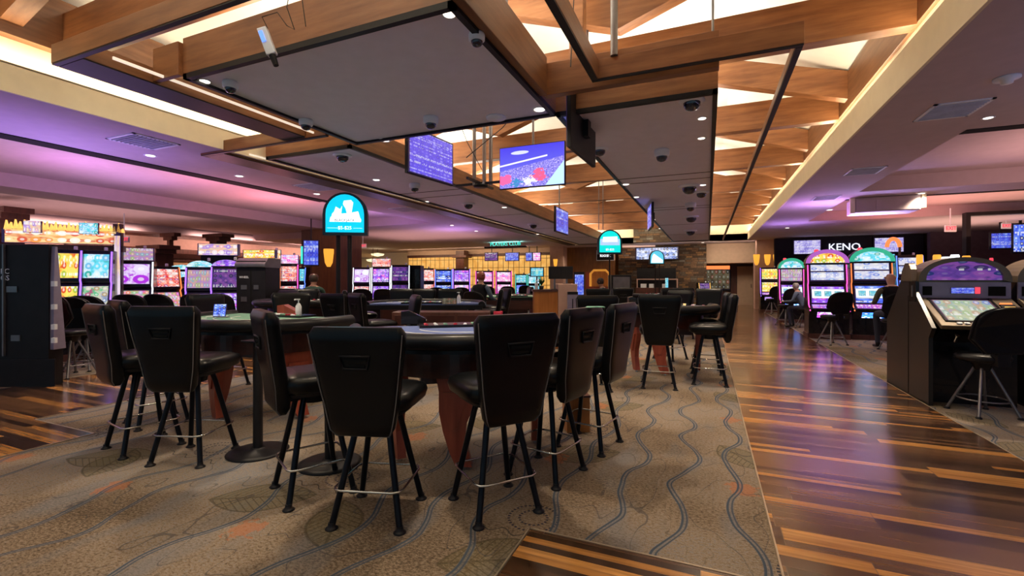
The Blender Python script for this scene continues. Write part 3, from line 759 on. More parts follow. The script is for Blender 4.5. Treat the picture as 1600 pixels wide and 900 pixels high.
tv((1.06, 6.10), (.61, 5.15), 2.94, .69, S['bluelist'], 'hanging television seen from its black back, right of the football one')
tv((1.22, 12.8), (1.72, 14.0), 2.80, .72, S['bluelist'], 'far hanging television with tilted blue violet picture')
tv((3.55, 12.0), (3.35, 11.0), 2.72, .60, S['bluelist'], 'far black backed television at the left edge of the long grey panel')
# the steel hub of the television cluster
x, y = CW(-.56, 8.2); r = thing('steel_hub', 'steel hanger of three tubes and black arms behind the football television', 'hanger', (x, y, 3.18))
for tx, ty_ in ((-.13, 0), (.07, 0), (.15, .1)): MB().cyl((tx, ty_, -.03), (tx, ty_, 2.14), .034).build('tube', M['greymetal'], r)
MB().b2((-.5, -.02, -.03), (1.1, .02, .01)).b2((-.02, -.5, -.03), (.02, .5, .01)).lathe([(0, -.08), (.12, -.08), (.14, -.05), (.1, -.03), (0, -.02)], 16).build('arm', M['black'], r)
g = 'thin steel hanger rods from roof to beams'
for i, (lat, fwd, zt, lab) in enumerate(((-.05, 4.3, 3.42, 'thin steel rod left of the thick grey tube at top centre'), (1.95, 4.45, 3.5, 'thin steel rod above the top right frame beam'),
        (2.5, 13.2, 2.9, 'thin far steel rod above the second arched sign'), (2.62, 13.2, 2.9, 'thin far steel rod, right of its neighbour above the second arched sign'))):
    x, y = CW(lat, fwd); tag(MB().cyl((x, y, zt), (x, y, 5.3), .012, None, 8).build('hanger_rod', M['greymetal']), lab, 'rod', g)
x, y = CW(.98, 4.4); tag(MB().cyl((x, y, 3.6), (x, y, 5.3), .035, None, 12).build('hanger_tube', M['greymetal']), 'thick grey steel tube dropping from roof behind the top centre beams', 'tube')
for i, (a, b_, lab) in enumerate((((-.62, 6.2, 3.1), (.35, 6.6, 4.2), 'slack black cable crossing left of the football television'), ((-.9, 6.9, 4.1), (-.45, 6.9, 3.1), 'black cable right of the violet list television'),
        ((.55, 4.3, 3.45), (.7, 5.0, 5.2), 'thin black cable leaning at top centre'))):
    A = (*CW(a[0], a[1]), a[2]); B = (*CW(b_[0], b_[1]), b_[2]); mid_ = ((A[0]+B[0])/2, (A[1]+B[1])/2, (A[2]+B[2])/2-.08)
    tag(MB().tube([A, mid_, B], .006, 6).build('cable', M['black']), lab, 'cable')

M['crown_purple'] = glow('purple_crown_ring', (.50, .14, .62), .8); M['crown_green'] = glow('green_crown_ring', (.04, .50, .30), .8)
S['belly_blue'] = screen('bright_blue_belly_glass', [(.03, .12, 1), (.05, .25, 1), (.1, .4, 1)], (3, 2), 2.6)
S['belly_violet'] = screen('bright_violet_belly_glass', [(.45, .04, 1), (.7, .08, .9), (.3, .1, 1)], (3, 2), 2.6)
# ------------------------------------------------------------------ casino stools at the card tables
def back_secs(w0, w1, z0, z1, y0, y1, th, n=16):
    secs = []
    for i in range(n+1):
        t = i/n; z = z0+(z1-z0)*t
        e = 1-(max(0, abs(t-.5)*2-.86)/.14)**2*.5
        hw = (w0+(w1-w0)*(t**.8 if t > 0 else 0))/2
        if t < .04: hw *= .93
        y = y0+(y1-y0)*(max(0, t-.25)/.75)**1.3-.02*math.sin(PI*t)
        secs.append((0, y, z, hw*(1-.10*(max(0, t-.93)/.07)**2), th/2*e))
    return secs
def stool_high():
    r = thing('casino_stool', 'x', 'stool')
    # seat: puffy cushion, wider at the front
    MB().loft([(0, .02, .715, .215, .215), (0, .02, .73, .245, .245), (0, .02, .775, .258, .255), (0, .015, .81, .25, .245), (0, .0, .832, .21, .205), (0, -.01, .842, .13, .12)], 28).build('seat', M['leather'], r)
    MB().loft([(0, 0, .69, .20, .20), (0, 0, .715, .215, .215)], 20).build('seat_pan', M['black'], r)
    bk = MB().loft(back_secs(.34, .56, .59, 1.25, -.225, -.315, .105), 28).build('backrest', M['leather'], r)
    # grab handle pressed into the back
    hm = MB(); yb = -.362
    hm.tube([(-.085, yb+.012, 1.085), (.085, yb+.012, 1.085), (.068, yb+.02, 1.01), (-.068, yb+.02, 1.01)], .007, 6, True)
    hm.build('handle', M['black'], bk)
    hs = MB(); hs.box((0, yb+.018, 1.062), (.13, .008, .018)).box((0, yb+.024, 1.028), (.11, .008, .014)); hs.build('handle_slot', M['slot'], bk)
    pp = []
    secs = back_secs(.34, .56, .59, 1.25, -.225, -.315, .105)
    left = [(-s[3]*.985, s[1]-s[4]*.75, s[2]) for s in secs]; right = [(s[3]*.985, s[1]-s[4]*.75, s[2]) for s in secs]
    MB().tube(right[::-1][1:]+left[:-1], .0035, 5, False).build('piping', M['pipe'], bk)
    MB().cyl((0, 0, .62), (0, 0, .69), .085, .10, 16).box((0, -.13, .66), (.16, .2, .02)).build('swivel_plate', M['legmetal'], r)
    for sx in (-1, 1):
        for sy in (-1, 1):
            l = MB().tube([(sx*.085, sy*.085, .665), (sx*.10, sy*.10, .60), (sx*.205, sy*.205, .012)], .0195, 10).build('leg', M['legmetal'], r)
            MB().lathe([(.036, 0), (.038, .005), (.030, .012), (.021, .02), (.020, .04)], 14, (sx*.205, sy*.205, 0)).build('foot_pad', M['black'], l)
    q = .197; z = .235; c_ = .045; pts = []
    for sx, sy, a0 in ((1, 1, 0), (-1, 1, 90), (-1, -1, 180), (1, -1, 270)):
        for a in (0, 45, 90):
            t = math.radians(a0+a); pts.append((sx*(q-c_)+c_*1.2*math.cos(t), sy*(q-c_)+c_*1.2*math.sin(t), z))
    MB().tube(pts, .0075, 8, True).build('foot_ring', M['chrome'], r)
    return r
HS = stool_high(); hs_first = True
def high_stool(lat, fwd, face, label, group='high black stools round the card tables', s=1.0, sz=1.0):
    """face: direction the sitter looks, degrees counter-clockwise from picture right"""
    global hs_first
    x, y = CW(lat, fwd); rz = math.radians(face)-PI/2+YAW
    if hs_first:
        hs_first = False; HS.location = (x, y, 0); HS.rotation_euler = (0, 0, rz); HS.scale = (s, s, s*sz); HS['label'] = label; HS['group'] = group; return HS
    return dup(HS, (x, y, 0), rz, label, group, (s, s, s*sz))
high_stool(-.825, 2.85, 84, 'high black stool in the centre foreground with its back to the camera, largest', sz=.95)
high_stool(-.11, 2.95, 118, 'high black stool in front of the blue table, second largest, turned left')
high_stool(-1.37, 3.17, 38, 'high black stool side-on left of the centre foreground stool, facing right')
high_stool(.26, 3.46, 144, 'high black stool right of the front one at the blue table, facing left')
high_stool(.68, 4.05, 146, 'rightmost high black stool at the blue table, side-on facing left')
high_stool(-2.60, 3.76, 86, 'high black stool at the green table with blue sheen on its back')
high_stool(-3.20, 3.99, 56, 'leftmost high black stool at the green table, side-on')
high_stool(-3.62, 4.68, 52, 'high black stool just behind the leftmost one at the green table')
high_stool(2.0, 6.25, 74, 'high black stool square-on beside the walkway, before the far chip table')
high_stool(2.78, 6.45, 158, 'high black stool side-on at the walkway edge, right of the chip table')
high_stool(3.05, 7.2, 160, 'high black stool behind the side-on one at the walkway edge')
high_stool(2.9, 8.4, 215, 'high black stool at the far right side of the chip table')
high_stool(1.05, 6.1, 95, 'high black stool with its top showing behind the two right stools of the blue table')
high_stool(-3.9, 6.2, -15, 'high black stool at the far left of the green table')
high_stool(-3.2, 6.7, -60, 'high black stool on the far side of the green table')
high_stool(-1.55, 5.9, 200, 'high black stool low behind the green table at its right tip')
BG = 'high black stools at the rear card tables'
for i, (px, fwd, f, lab) in enumerate(((432, 8.6, 250, 'rear stool behind the spray bottle on the green table'), (440, 10.0, 270, 'rear stool before the red machine chutes, left'), (472, 9.7, 280, 'rear stool before the red machine chutes, right'),
    (622, 9.8, 268, 'rear stool behind the far blue table, left'), (655, 9.9, 262, 'rear stool behind the far blue table, centre'), (700, 9.9, 270, 'rear stool behind the far blue table, right of the white dispenser'),
    (566, 8.7, 20, 'rear stool at the left end of the far blue table'), (588, 7.0, 40, 'rear stool just right of the arched sign pole'), (548, 6.9, 60, 'rear stool with rounded top behind the centre foreground stool'),
    (760, 9.5, 180, 'rear stool at the right end of the far blue table'), (772, 10.6, 200, 'rear stool left of the orange desk, near one'), (812, 13.0, 190, 'rear stool left of the orange desk, far one'),
    (930, 10.5, 90, 'rear stool right of the orange desk'), (965, 11.5, 100, 'rear stool under the stone wall'), (1042, 10.5, 95, 'rear stool in line behind the chip table, left'), (1075, 11, 270, 'rear stool in line behind the chip table, centre'),
    (1105, 10, 240, 'rear stool behind the chip table near the posters'))):
    high_stool((px-800)/F*fwd, fwd, f, lab, BG)

# ------------------------------------------------------------------ card tables
def card_table(name, label, lat, fwd, facing, felt, rad=1.0, group=None, extras=True):
    """facing: direction of the players' curved side, degrees from picture right"""
    x, y = CW(lat, fwd); rz = math.radians(facing)+PI/2+YAW       # local -y is the players' side
    r = thing(name, label, 'card table', (x, y, 0), rz, group)
    zt = 1.04; a0, a1 = 180, 360; yb = .30; R_ = rad
    arc = [(R_*math.cos(math.radians(t)), .85*R_*math.sin(math.radians(t))) for t in range(180, 361, 6)]
    out = [(-R_, yb)]+arc+[(R_, yb)]
    inn = [(p[0]*.90, p[1]*.90 if p[1] < 0 else p[1]-.02) for p in out]
    top = MB().prism(inn, zt-.035, zt-.012).build('felt_top', felt, r)
    ml = MB()
    for q in (.42, .60):
        ml.tube([(q*R_*math.cos(math.radians(t)), .85*q*R_*math.sin(math.radians(t)), zt-.012) for t in range(190, 351, 8)], .006, 4)
    for t in range(200, 341, 23):
        cx, cy = .74*R_*math.cos(math.radians(t)), .74*.85*R_*math.sin(math.radians(t))
        ml.tube([(cx+.055*math.cos(k_*PI/6), cy+.055*math.sin(k_*PI/6), zt-.012) for k_ in range(12)], .005, 4, True)
    ml.build('felt_marking', M['feltline'], top)
    pts = [(p[0]*.96, p[1]*.96, zt-.03) for p in arc]
    MB().tube([(-.96*R_, yb-.05, zt-.03)]+pts+[(.96*R_, yb-.05, zt-.03)], .06, 12).build('padded_rail', M['rail'], r)
    lo = [(p[0]*.97, p[1]*.97 if p[1] < 0 else p[1]) for p in out]; lo2 = [(p[0]*.72, p[1]*.72 if p[1] < 0 else p[1]) for p in out]
    MB().prism(lo, zt-.115, zt-.036).build('rim_board', M['rail'], r)
    MB().prism(lo2, zt-.33, zt-.116).build('apron', M['apron'], r, .01)
    tray = MB().b2((-.40, .05, zt-.012), (.40, .28, zt+.012)).build('chip_tray', M['blackgloss'], r)
    cm = MB(); rnd = random.Random(len(name)+int(lat*10))
    for i in range(9):
        cm.cyl((-.34+i*.085, .07, zt+.012), (-.34+i*.085, .07+.17*rnd.random()+.02, zt+.004), .016, None, 10, mi=i % 3)
    cm.build('chip_column', [M['plain_red'], M['white'], M['felt_green']], tray)
    for ang in (255, 345, 195):
        t = math.radians(ang); lx, ly = .62*R_*math.cos(t), .50*R_*math.sin(t)-.02
        Ml = Matrix.Translation((lx, ly, 0)) @ Matrix.Rotation(t+PI/2, 4, 'Z')
        prof = [(-.15, .71), (.15, .71), (.17, .62), (.14, .50), (.08, .36), (.07, .24), (.10, .12), (.12, .03), (.0, .03), (-.05, .14), (-.10, .30), (-.13, .45), (-.13, .60)]
        lg = MB().yprism(prof, -.035, .035, Ml).build('leg', M['redleg'], r, .012)
        MB().yprism([(-.10, .60), (.10, .60), (.0, .32), (-.05, .32)], -.05, -.034, Ml).build('front_moulding', M['redleg'], lg, .006)
        MB().cyl((.06, 0, 0), (.06, 0, .035), .022, .018, 10, Ml).build('leveling_foot', M['chrome'], lg)
    MB().prism([(-.40, -.12), (.40, -.12), (.40, .08), (-.40, .08)], .58, .71).build('under_box', M['apron'], r)
    return r
TG = 'card tables with padded rails'
card_table('card_table', 'blue felt card table behind the centre foreground stools', -.40, 4.02, 285, M['felt_blue'], .98, TG)
card_table('card_table', 'green felt card table at left among four stools', -2.72, 5.15, 245, M['felt_green'], 1.0, TG)
card_table('card_table', 'small chip covered card table beside the walkway', 2.45, 7.35, 262, M['felt_blue'], .80, TG)
card_table('card_table', 'far pale blue card table seen from the dealer side, with dark panels', -1.55, 8.3, 92, M['felt_blue'], 1.05, TG)
card_table('card_table', 'far card table left of the orange desk', .0, 11.8, 90, M['felt_green'], .9, TG)
card_table('card_table', 'far card table behind the green one, by the seated person', -4.1, 9.0, 265, M['felt_green'], .9, TG)
card_table('card_table', 'furthest card table before the poster wall', 4.2, 13.0, 265, M['felt_green'], .9, TG)

def at(lat, fwd, z): return (*CW(lat, fwd), z)
# things on the tables
def card_shoe(loc, rz, label, m):
    r = thing('card_shoe', label, 'card dealer box', loc, rz, 'card shoes on the tables')
    MB().xprism([(-.13, 0), (.10, 0), (.10, .12), (.03, .13), (-.13, .05)], -.055, .055).build('case', m, r, .004)
    MB().slab((0, -.118, .045), .07, .04, .01, .9).build('face_plate', M['white'], r)
card_shoe(at(-.95, 4.35, 1.03), 2.2, 'black card shoe at the left of the blue table', M['blackgloss'])
card_shoe(at(-2.62, 5.36, 1.03), 1.9, 'dark red card shoe beside the white spray bottle on the green table', M['redleg'])
card_shoe(at(2.1, 7.9, 1.03), 2.0, 'black card shoe on the chip table', M['blackgloss'])
def discard(loc, rz, label):
    r = thing('discard_holder', label, 'card holder', loc, rz, 'clear red discard holders')
    MB().b2((-.05, -.07, 0), (.05, .07, .012)).b2((-.05, .06, .012), (.05, .07, .11)).b2((-.05, -.07, .012), (-.044, .06, .11)).build('holder', M['plain_red'], r)
    MB().b2((-.038, -.05, .013), (.044, .055, .05)).build('cards', M['white'], r)
discard(at(-.10, 4.45, 1.03), 1.0, 'small red discard holder on the blue table')
def bottle(loc, label):
    r = thing('pump_bottle', label, 'bottle', loc, 0, 'white sanitizer bottles')
    MB().lathe([(.03, 0), (.033, .01), (.033, .11), (.02, .14), (.012, .15)], 14).build('bottle_body', M['white'], r)
    MB().cyl((0, 0, .15), (0, 0, .19), .006).b2((-.012, -.05, .185), (.012, .012, .20)).build('pump', M['white'], r)
bottle(at(-2.46, 5.28, 1.03), 'white pump bottle on the green table')
bottle(at(-.95, 8.2, 1.03), 'white pump bottle on the far blue table')
bottle(at(.52, 9.75, 1.24), 'white pump bottle beside the orange desk')
# piles of chips on the chip table
def chips(loc, h, m, label, s=.02):
    mb = MB(); n = int(h/.0035)
    for i in range(n): mb.cyl((0, 0, i*.0035), (0, 0, i*.0035+.003), s, None, 12, mi=i % 2)
    o = mb.build('chip_stack', [m, M['white']], None, 0, loc); return tag(o, label, 'casino chips', 'stacks of chips on the table beside the walkway')
rr = random.Random(3)
for i in range(14):
    chips(at(2.30+.05*i+rr.uniform(-.01, .01), 6.98+.10*(i % 3), 1.03), rr.uniform(.02, .05), [M['gold_led'], M['plain_red'], M['felt_green'], M['black']][i % 4], ['gold', 'red', 'green', 'black'][i % 4]+' and white chip stack on the chip table, '+['%s from the left' % q for q in ('first', 'second', 'third', 'fourth', 'fifth', 'sixth', 'seventh', 'eighth', 'ninth', 'tenth', 'eleventh', 'twelfth', 'thirteenth', 'fourteenth')][i])
# table placards
def placard(loc, rz, wd, hg, m, label):
    r = thing('table_placard', label, 'sign', loc, rz, 'small signs on the card tables')
    MB().slab((0, 0, hg/2+.01), wd, hg, .01, .15).build('card', m, r)
    MB().b2((-wd/2, -.01, 0), (wd/2, .05, .012)).build('foot', M['chrome'], r)
placard(at(-3.25, 5.1, 1.03), YAW-.1, .15, .14, S['bluev'], 'small lit blue and red placard on the green table')
placard(at(-1.05, 7.7, 1.03), YAW, .25, .10, S['poster'], 'small dark sign on the far blue table')
# red and white dealer gear below the far table top
r = thing('dealer_cabinet', 'dark wood dealer cabinet with drawers under the far blue table', 'cabinet', (*CW(-1.1, 7.25), 0), YAW)
MB().b2((-.75, -.2, 0), (.75, .2, .95)).build('carcass', M['dark_wood'], r, .01)
for i in range(3):
    d_ = MB().b2((-.7+.48*i, -.215, .55), (-.26+.48*i, -.2, .9)).build('drawer', M['apron'], r, .004)
    MB().cyl((-.56+.48*i, -.225, .74), (-.40+.48*i, -.225, .74), .008, None, 8).build('pull', M['chrome'], d_)
MB().b2((-.15, -.222, .62), (.02, -.216, .70)).b2((.33, -.222, .60), (.43, -.216, .72)).build('sticker', M['white'], r)

# black pedestals with round bases
def pedestal(lat, fwd, h, label):
    r = thing('pedestal_post', label, 'post', (*CW(lat, fwd), 0), 0, 'black round based posts at the tables')
    MB().lathe([(.235, 0), (.24, .008), (.20, .02), (.06, .03), (.05, .045)], 32).build('base', M['black'], r)
    MB().cyl((0, 0, .03), (0, 0, h), .038, None, 16).build('pole', M['black'], r)
    MB().b2((-.09, -.09, h), (.09, .09, h+.015)).build('top_plate', M['blackgloss'], r, .004)
pedestal(-2.14, 3.86, .93, 'tall black post with round base between the green table and side-on stool')
pedestal(-1.44, 3.62, .66, 'short black post with round base under the side-on stool at centre left')

# arched lit signs on posts
def arch_pts(wd, hg, n=14):
    """straight sides and a flattened round head, origin at the bottom centre"""
    r_ = wd/2; ry = hg*.52
    return [(-r_, 0), (r_, 0)]+[(r_*math.cos(PI*k_/n), hg-ry+ry*math.sin(PI*k_/n)) for k_ in range(n+1)]
def arch_sign(lat, fwd, zb, wd, hg, label, face, tilt, kind, poles, rz=None):
    x, y = CW(lat, fwd); r = thing('arched_sign', label, 'sign', (x, y, 0), YAW+tilt if rz is None else rz, 'arched lit game signs on posts')
    o = arch_pts(wd, hg); i_ = [(p[0]*.86, p[1]*.88+hg*.07) for p in o]
    MB().yprism([(p[0], p[1]+zb) for p in o], -.06, .06).build('housing', mat('dark_teal_housing', (.008, .03, .05), .4), r, .008)
    f = MB().yprism([(p[0], p[1]+zb) for p in i_], -.068, -.061).build('lit_face', glow('sign_face_'+kind, face, 1.1), r)
    if kind == 'near':
        a = MB()   # white picture of a lamp post, steamer and mound
        def sh(pts): a.yprism([(px_*wd, zb+pz_*hg) for px_, pz_ in pts], -.074, -.069)
        sh([(-.02, .80), (.14, .82), (.19, .76), (.15, .52), (.05, .50), (.02, .62), (-.04, .72)])
        sh([(-.30, .42), (.34, .42), (.30, .56), (.12, .52), (-.06, .50), (-.22, .56), (-.28, .50)])
        sh([(-.24, .54), (-.20, .66), (-.10, .60), (-.06, .68), (-.08, .50)])
        sh([(-.34, .31), (.36, .31), (.37, .36), (.34, .42), (-.32, .42)])
        a.build('white_picture', M['white_led'], f)
        text_mb('OLD WEST', .105, .004, Matrix.Translation((0, .078, 0))).build('dark_lettering', M['black'], f, loc=(0, 0, zb+.43*hg))
        text_mb('BLACKJACK', .06, .004, Matrix.Translation((0, 0, 0))).build('small_lettering', M['black'], f, loc=(0, -.078, zb+.345*hg))
        text_mb('$5-$25', .075, .004).build('limit_lettering', M['white_led'], f, loc=(0, -.072, zb+.17*hg))
        MB().b2((-.39*wd, -.071, zb+.165*hg), (-.15*wd, -.069, zb+.17*hg)).b2((.19*wd, -.071, zb+.165*hg), (.39*wd, -.069, zb+.17*hg)).build('rule', M['white_led'], f)
    elif kind == 'mid':
        MB().yprism([(-.30*wd, zb+.50*hg), (.30*wd, zb+.50*hg), (.30*wd, zb+.72*hg), (-.28*wd, zb+.70*hg)], -.074, -.069).build('white_panel', M['white_led'], f)
        MB().b2((-.40*wd, -.071, zb+.36*hg), (.40*wd, -.069, zb+.62*hg)).build('pale_band', glow('pale_blue_band', (.45, .62, .95), 1.0), f)
        text_mb('$5-$25', .09, .004).build('limit_lettering', M['white_led'], f, loc=(0, -.072, zb+.18*hg))
    else:
        MB().yprism([(-.38*wd, zb+.12*hg), (.38*wd, zb+.12*hg), (.38*wd, zb+.30*hg), (.05*wd, zb+.55*hg), (-.2*wd, zb+.75*hg), (-.3*wd, zb+.6*hg)], -.074, -.069).build('white_picture', M['white_led'], f)
    pm = MB()
    for px_ in poles: MB().cyl((px_, 0, 0), (px_, 0, zb), .035 if kind == 'near' else .022, None, 12).build('post', M['black'], r)
    MB().lathe([(.24, 0), (.24, .012), (.05, .03)], 24, (sum(poles)/len(poles), 0, 0)).build('base', M['black'], r)
arch_sign(-2.72, 7.50, 2.17, .70, .70, 'arched cyan sign on a black post, nearest and largest, left of centre', (.0, .58, .86), .12, 'near', (.06, -.12))
arch_sign(2.98, 14.0, 2.23, .74, .74, 'arched teal sign with white panel, middle one of three', (.0, .70, .66), 0, 'mid', (0,))
arch_sign(6.15, 19.5, 2.10, .64, .60, 'small far arched sign with white picture before the stone wall', (.10, .55, .75), 0, 'far', (-.05, .12))

# ------------------------------------------------------------------ gaming machines
def lab_group(r, g): r['group'] = g
MG = {}
def slot_machine(x, y, rz, label, style, scr, led, wd=.66, hg=1.95, group='upright gaming machines', seat=False):
    r = thing('slot_machine', label, 'slot machine', (x, y, 0), rz, group); h2 = wd/2; t = hg/1.95
    side = [(-.26, 0), (-.26, .50*t), (-.36, .68*t), (-.36, .74*t), (-.18, .84*t), (-.06, 1.34*t), (-.10, 1.38*t), (-.02, hg), (.30, hg), (.30, 0)]
    MB().xprism(side, -h2, h2).build('cabinet', M['blackgloss'], r, .006)
    MB().b2((-h2-.02, -.28, 0), (h2+.02, .32, .12)).build('plinth', M['dark_wood'], r, .004)
    a = math.atan2(.12, .50)
    MB().slab((0, -.128, 1.09*t), wd*.84, .44*t, .02, a).build('lower_screen', scr[1], r)
    MB().slab((0, -.072, 1.66*t), wd*.86, .46*t, .02, .14).build('upper_screen', scr[0], r)
    dk = MB().slab((0, -.275, .80*t), wd*.86, .19, .02, 1.06).build('button_deck', S['keys'], r)
    MB().slab((0, -.312, .60*t), wd*.62, .16*t, .012, -.5).build('belly_glass', scr[2], r)
    MB().cyl((h2*.6, -.30, .80*t), (h2*.6, -.315, .83*t), .02, None, 10).build('spin_button', M['white_led'], dk)
    for sx in (-1, 1):
        p = [(sx*(h2-.015), -.38, .70*t), (sx*(h2-.015), -.20, .84*t), (sx*(h2-.015), -.085, 1.34*t), (sx*(h2-.015), -.12, 1.40*t), (sx*(h2-.015), -.05, hg-.02)]
        MB().tube(p, .014, 6).build('edge_light', led, r)
    if style == 'arch':
        o = [(h2*1.08*math.cos(PI*k_/16), hg-.06+.34*math.sin(PI*k_/16)) for k_ in range(17)]; inn = [(p[0]*.80, hg-.06+(p[1]-hg+.06)*.72) for p in o]
        MB().yprism(o+[(-h2*1.08, hg-.10), (h2*1.08, hg-.10)], -.10, .20).build('arch_crown', M['blackgloss'], r)
        rg = MB().yprism(o+inn[::-1], -.13, -.09)
        rg.build('crown_ring', scr[3], r)
        MB().yprism(inn, -.115, -.095, uvbox=(-h2, hg-.06, h2, hg+.3)).build('crown_picture', scr[4], r)
        MB().slab((0, -.165, 1.12*t), wd*.84, .24*t, .012, a).build('reel_glass', S['panelreel'], r)
        rm = MB()
        for q in (-1, 0, 1): rm.slab((q*wd*.25, -.178, 1.12*t), wd*.17, .13*t, .008, a)
        rm.build('reel', S['teal'], r)
        MB().lathe([(.05, 0), (.05, .05), (.03, .07)], 12, (-h2*.5, 0, hg+.22)).build('candle_lamp', M['red_led'], r)
    elif style == 'box':
        MB().slab((0, .05, hg+.14), wd*1.0, .26, .10).build('topper', scr[3], r)
    elif style == 'round':
        o = [(h2*math.cos(PI*k_/12), hg-.02+.16*math.sin(PI*k_/12)) for k_ in range(13)]
        MB().yprism(o, -.02, .26, uvbox=(-h2, hg, h2, hg+.16)).build('crown', scr[3], r)
    if style != 'arch':
        MB().lathe([(.03, 0), (.03, .06), (.02, .07)], 10, (h2*.5, .15, hg+(.26 if style == 'box' else .14 if style == 'round' else 0))).build('candle_lamp', M['white'], r)
    return r
def sm(px, fwd, ang, *a, **k_):
    x, y = W(px, fwd); return slot_machine(x, y, YAW+ang if ang is not None else 0, *a, **k_)
# right hand row in front of the keno wall (square to the hall)
sm(1291, 11.45, None, 'tall arched slot machine with purple and gold crown, centre of the three arches', 'arch', (S['paytable'], S['violet'], S['belly_violet'], M['crown_purple'], S['yellow']), M['magenta_led'], .84, 1.92, 'arched slot machines on the right')
sm(1360, 11.2, None, 'tall arched slot machine with green and teal crown, right of the purple one', 'arch', (S['paytable'], S['bluev'], S['belly_blue'], M['crown_green'], S['ocean']), M['orange_led'], .84, 1.95, 'arched slot machines on the right')
sm(1236, 15.6, None, 'smaller arched slot machine with green crown, left of the other two', 'arch', (S['topper_multi'], S['violet'], S['belly_blue'], M['crown_green'], S['ocean']), M['magenta_led'], .74, 1.90, 'arched slot machines on the right')
sm(1203, 20.6, None, 'violet edged slot machine with yellow picture at the column, furthest right row', 'plain', (S['yellow'], S['yellow'], S['violet']), M['purple_led'], .80, 2.0)
sm(1420, 13.0, None, 'blue and white lit slot machine right of the green arch', 'plain', (S['paytable'], S['bluelist'], S['violet']), M['blue_led'], .62, 2.15)
# left side
sm(98, 8.3, .52, 'slot machine with yellow screen and violet edges at far left', 'plain', (S['yellow'], S['yellow'], S['pinkgrid']), M['purple_led'], .56, 2.0)
sm(147, 8.6, .52, 'slot machine with turquoise ocean screen next to the yellow one', 'plain', (S['ocean'], S['reels'], S['pinkgrid']), M['purple_led'], .56, 2.0)
sm(207, 9.5, .50, 'wide slot machine with white and purple screen, third from the left', 'box', (S['purple'], S['pinkgrid'], S['pinkgrid'], S['topper_multi']), M['white_led'], .72, 1.84)
sm(258, 10.3, 1.3, 'dark slot machine seen from its side behind the purple screen machine', 'plain', (S['redgame'], S['pinkgrid'], S['dark']), M['orange_led'], .6, 1.75)
sm(283, 13.5, .1, 'far slot machine with round green picture behind the seated dark figure', 'round', (S['ocean'], S['teal'], S['violet'], S['ocean']), M['teal_led'], .7, 1.75)
sm(313, 9.9, .40, 'slot machine with round white crown, left of a pair', 'round', (S['topper_multi'], S['dark'], S['keys'], S['ocean']), M['purple_led'], .52, 1.72)
sm(354, 9.9, .38, 'slot machine with violet crown and pink glass, right of a pair', 'round', (S['dark'], S['violet'], S['redgame'], S['violet']), M['purple_led'], .56, 1.74)
sm(423, 12.5, .35, 'slot machine with tall red chute front, left one', 'box', (S['redgame'], S['redgame'], S['redgame'], S['topper']), M['orange_led'], .50, 2.0)
sm(451, 13.2, .35, 'slot machine with tall red chute front and lilac top, right one', 'box', (S['redgame'], S['redgame'], S['topper_pink'], S['pinkv']), M['magenta_led'], .52, 1.9)
sm(467, 16.5, .0, 'dark slot machine with a narrow blue screen under the hanging panel', 'plain', (S['teal'], S['bluev'], S['bluelist']), M['blue_led'], .55, 1.9)
MGm = 'violet slot machines before the yellow alcove'
sm(566, 14.8, .1, 'violet slot machine left of three before the yellow alcove', 'plain', (S['purple'], S['redgame'], S['keys']), M['white_led'], .56, 1.85, MGm)
sm(596, 14.8, .1, 'violet slot machine with red topper in the middle of three', 'box', (S['violet'], S['violet'], S['keys'], S['redgame']), M['white_led'], .60, 1.86, MGm)
sm(626, 14.6, .1, 'violet slot machine right of three before the yellow alcove', 'plain', (S['dark'], S['dark'], S['bluev']), M['white_led'], .58, 1.92, MGm)
sm(667, 18, .6, 'slot machine seen side-on with red and green lit edge', 'plain', (S['redgame'], S['redgame'], S['redgame']), M['orange_led'], .6, 1.9)
sm(693, 17.5, .15, 'tall blue curved screen slot machine, left one before the lattice', 'plain', (S['bluev'], S['bluev'], S['bluelist']), M['blue_led'], .66, 1.85)
sm(721, 17.5, .15, 'tall purple curved screen slot machine beside the blue one', 'plain', (S['violet'], S['pinkv'], S['violet']), M['purple_led'], .66, 1.87)
sm(757, 20.5, .1, 'pink screened slot machine before the lattice, left one', 'plain', (S['pinkv'], S['pinkgrid'], S['violet']), M['magenta_led'], .80, 1.85)
sm(787, 20.5, .1, 'pink screened slot machine before the lattice, right one', 'plain', (S['pinkv'], S['pinkv'], S['violet']), M['magenta_led'], .72, 1.85)
sm(814, 24, .1, 'small teal slot machine before the lattice, left one', 'plain', (S['teal'], S['bluev'], S['bluev']), M['teal_led'], .62, 1.75)
sm(834, 24, .1, 'small teal slot machine before the lattice with round crown', 'round', (S['ocean'], S['teal'], S['teal'], S['teal']), M['teal_led'], .66, 1.70)
sm(1100, 24, .0, 'far dim machine under the posters', 'plain', (S['dark'], S['dark'], S['dark']), M['gold_led'], .6, 1.3)

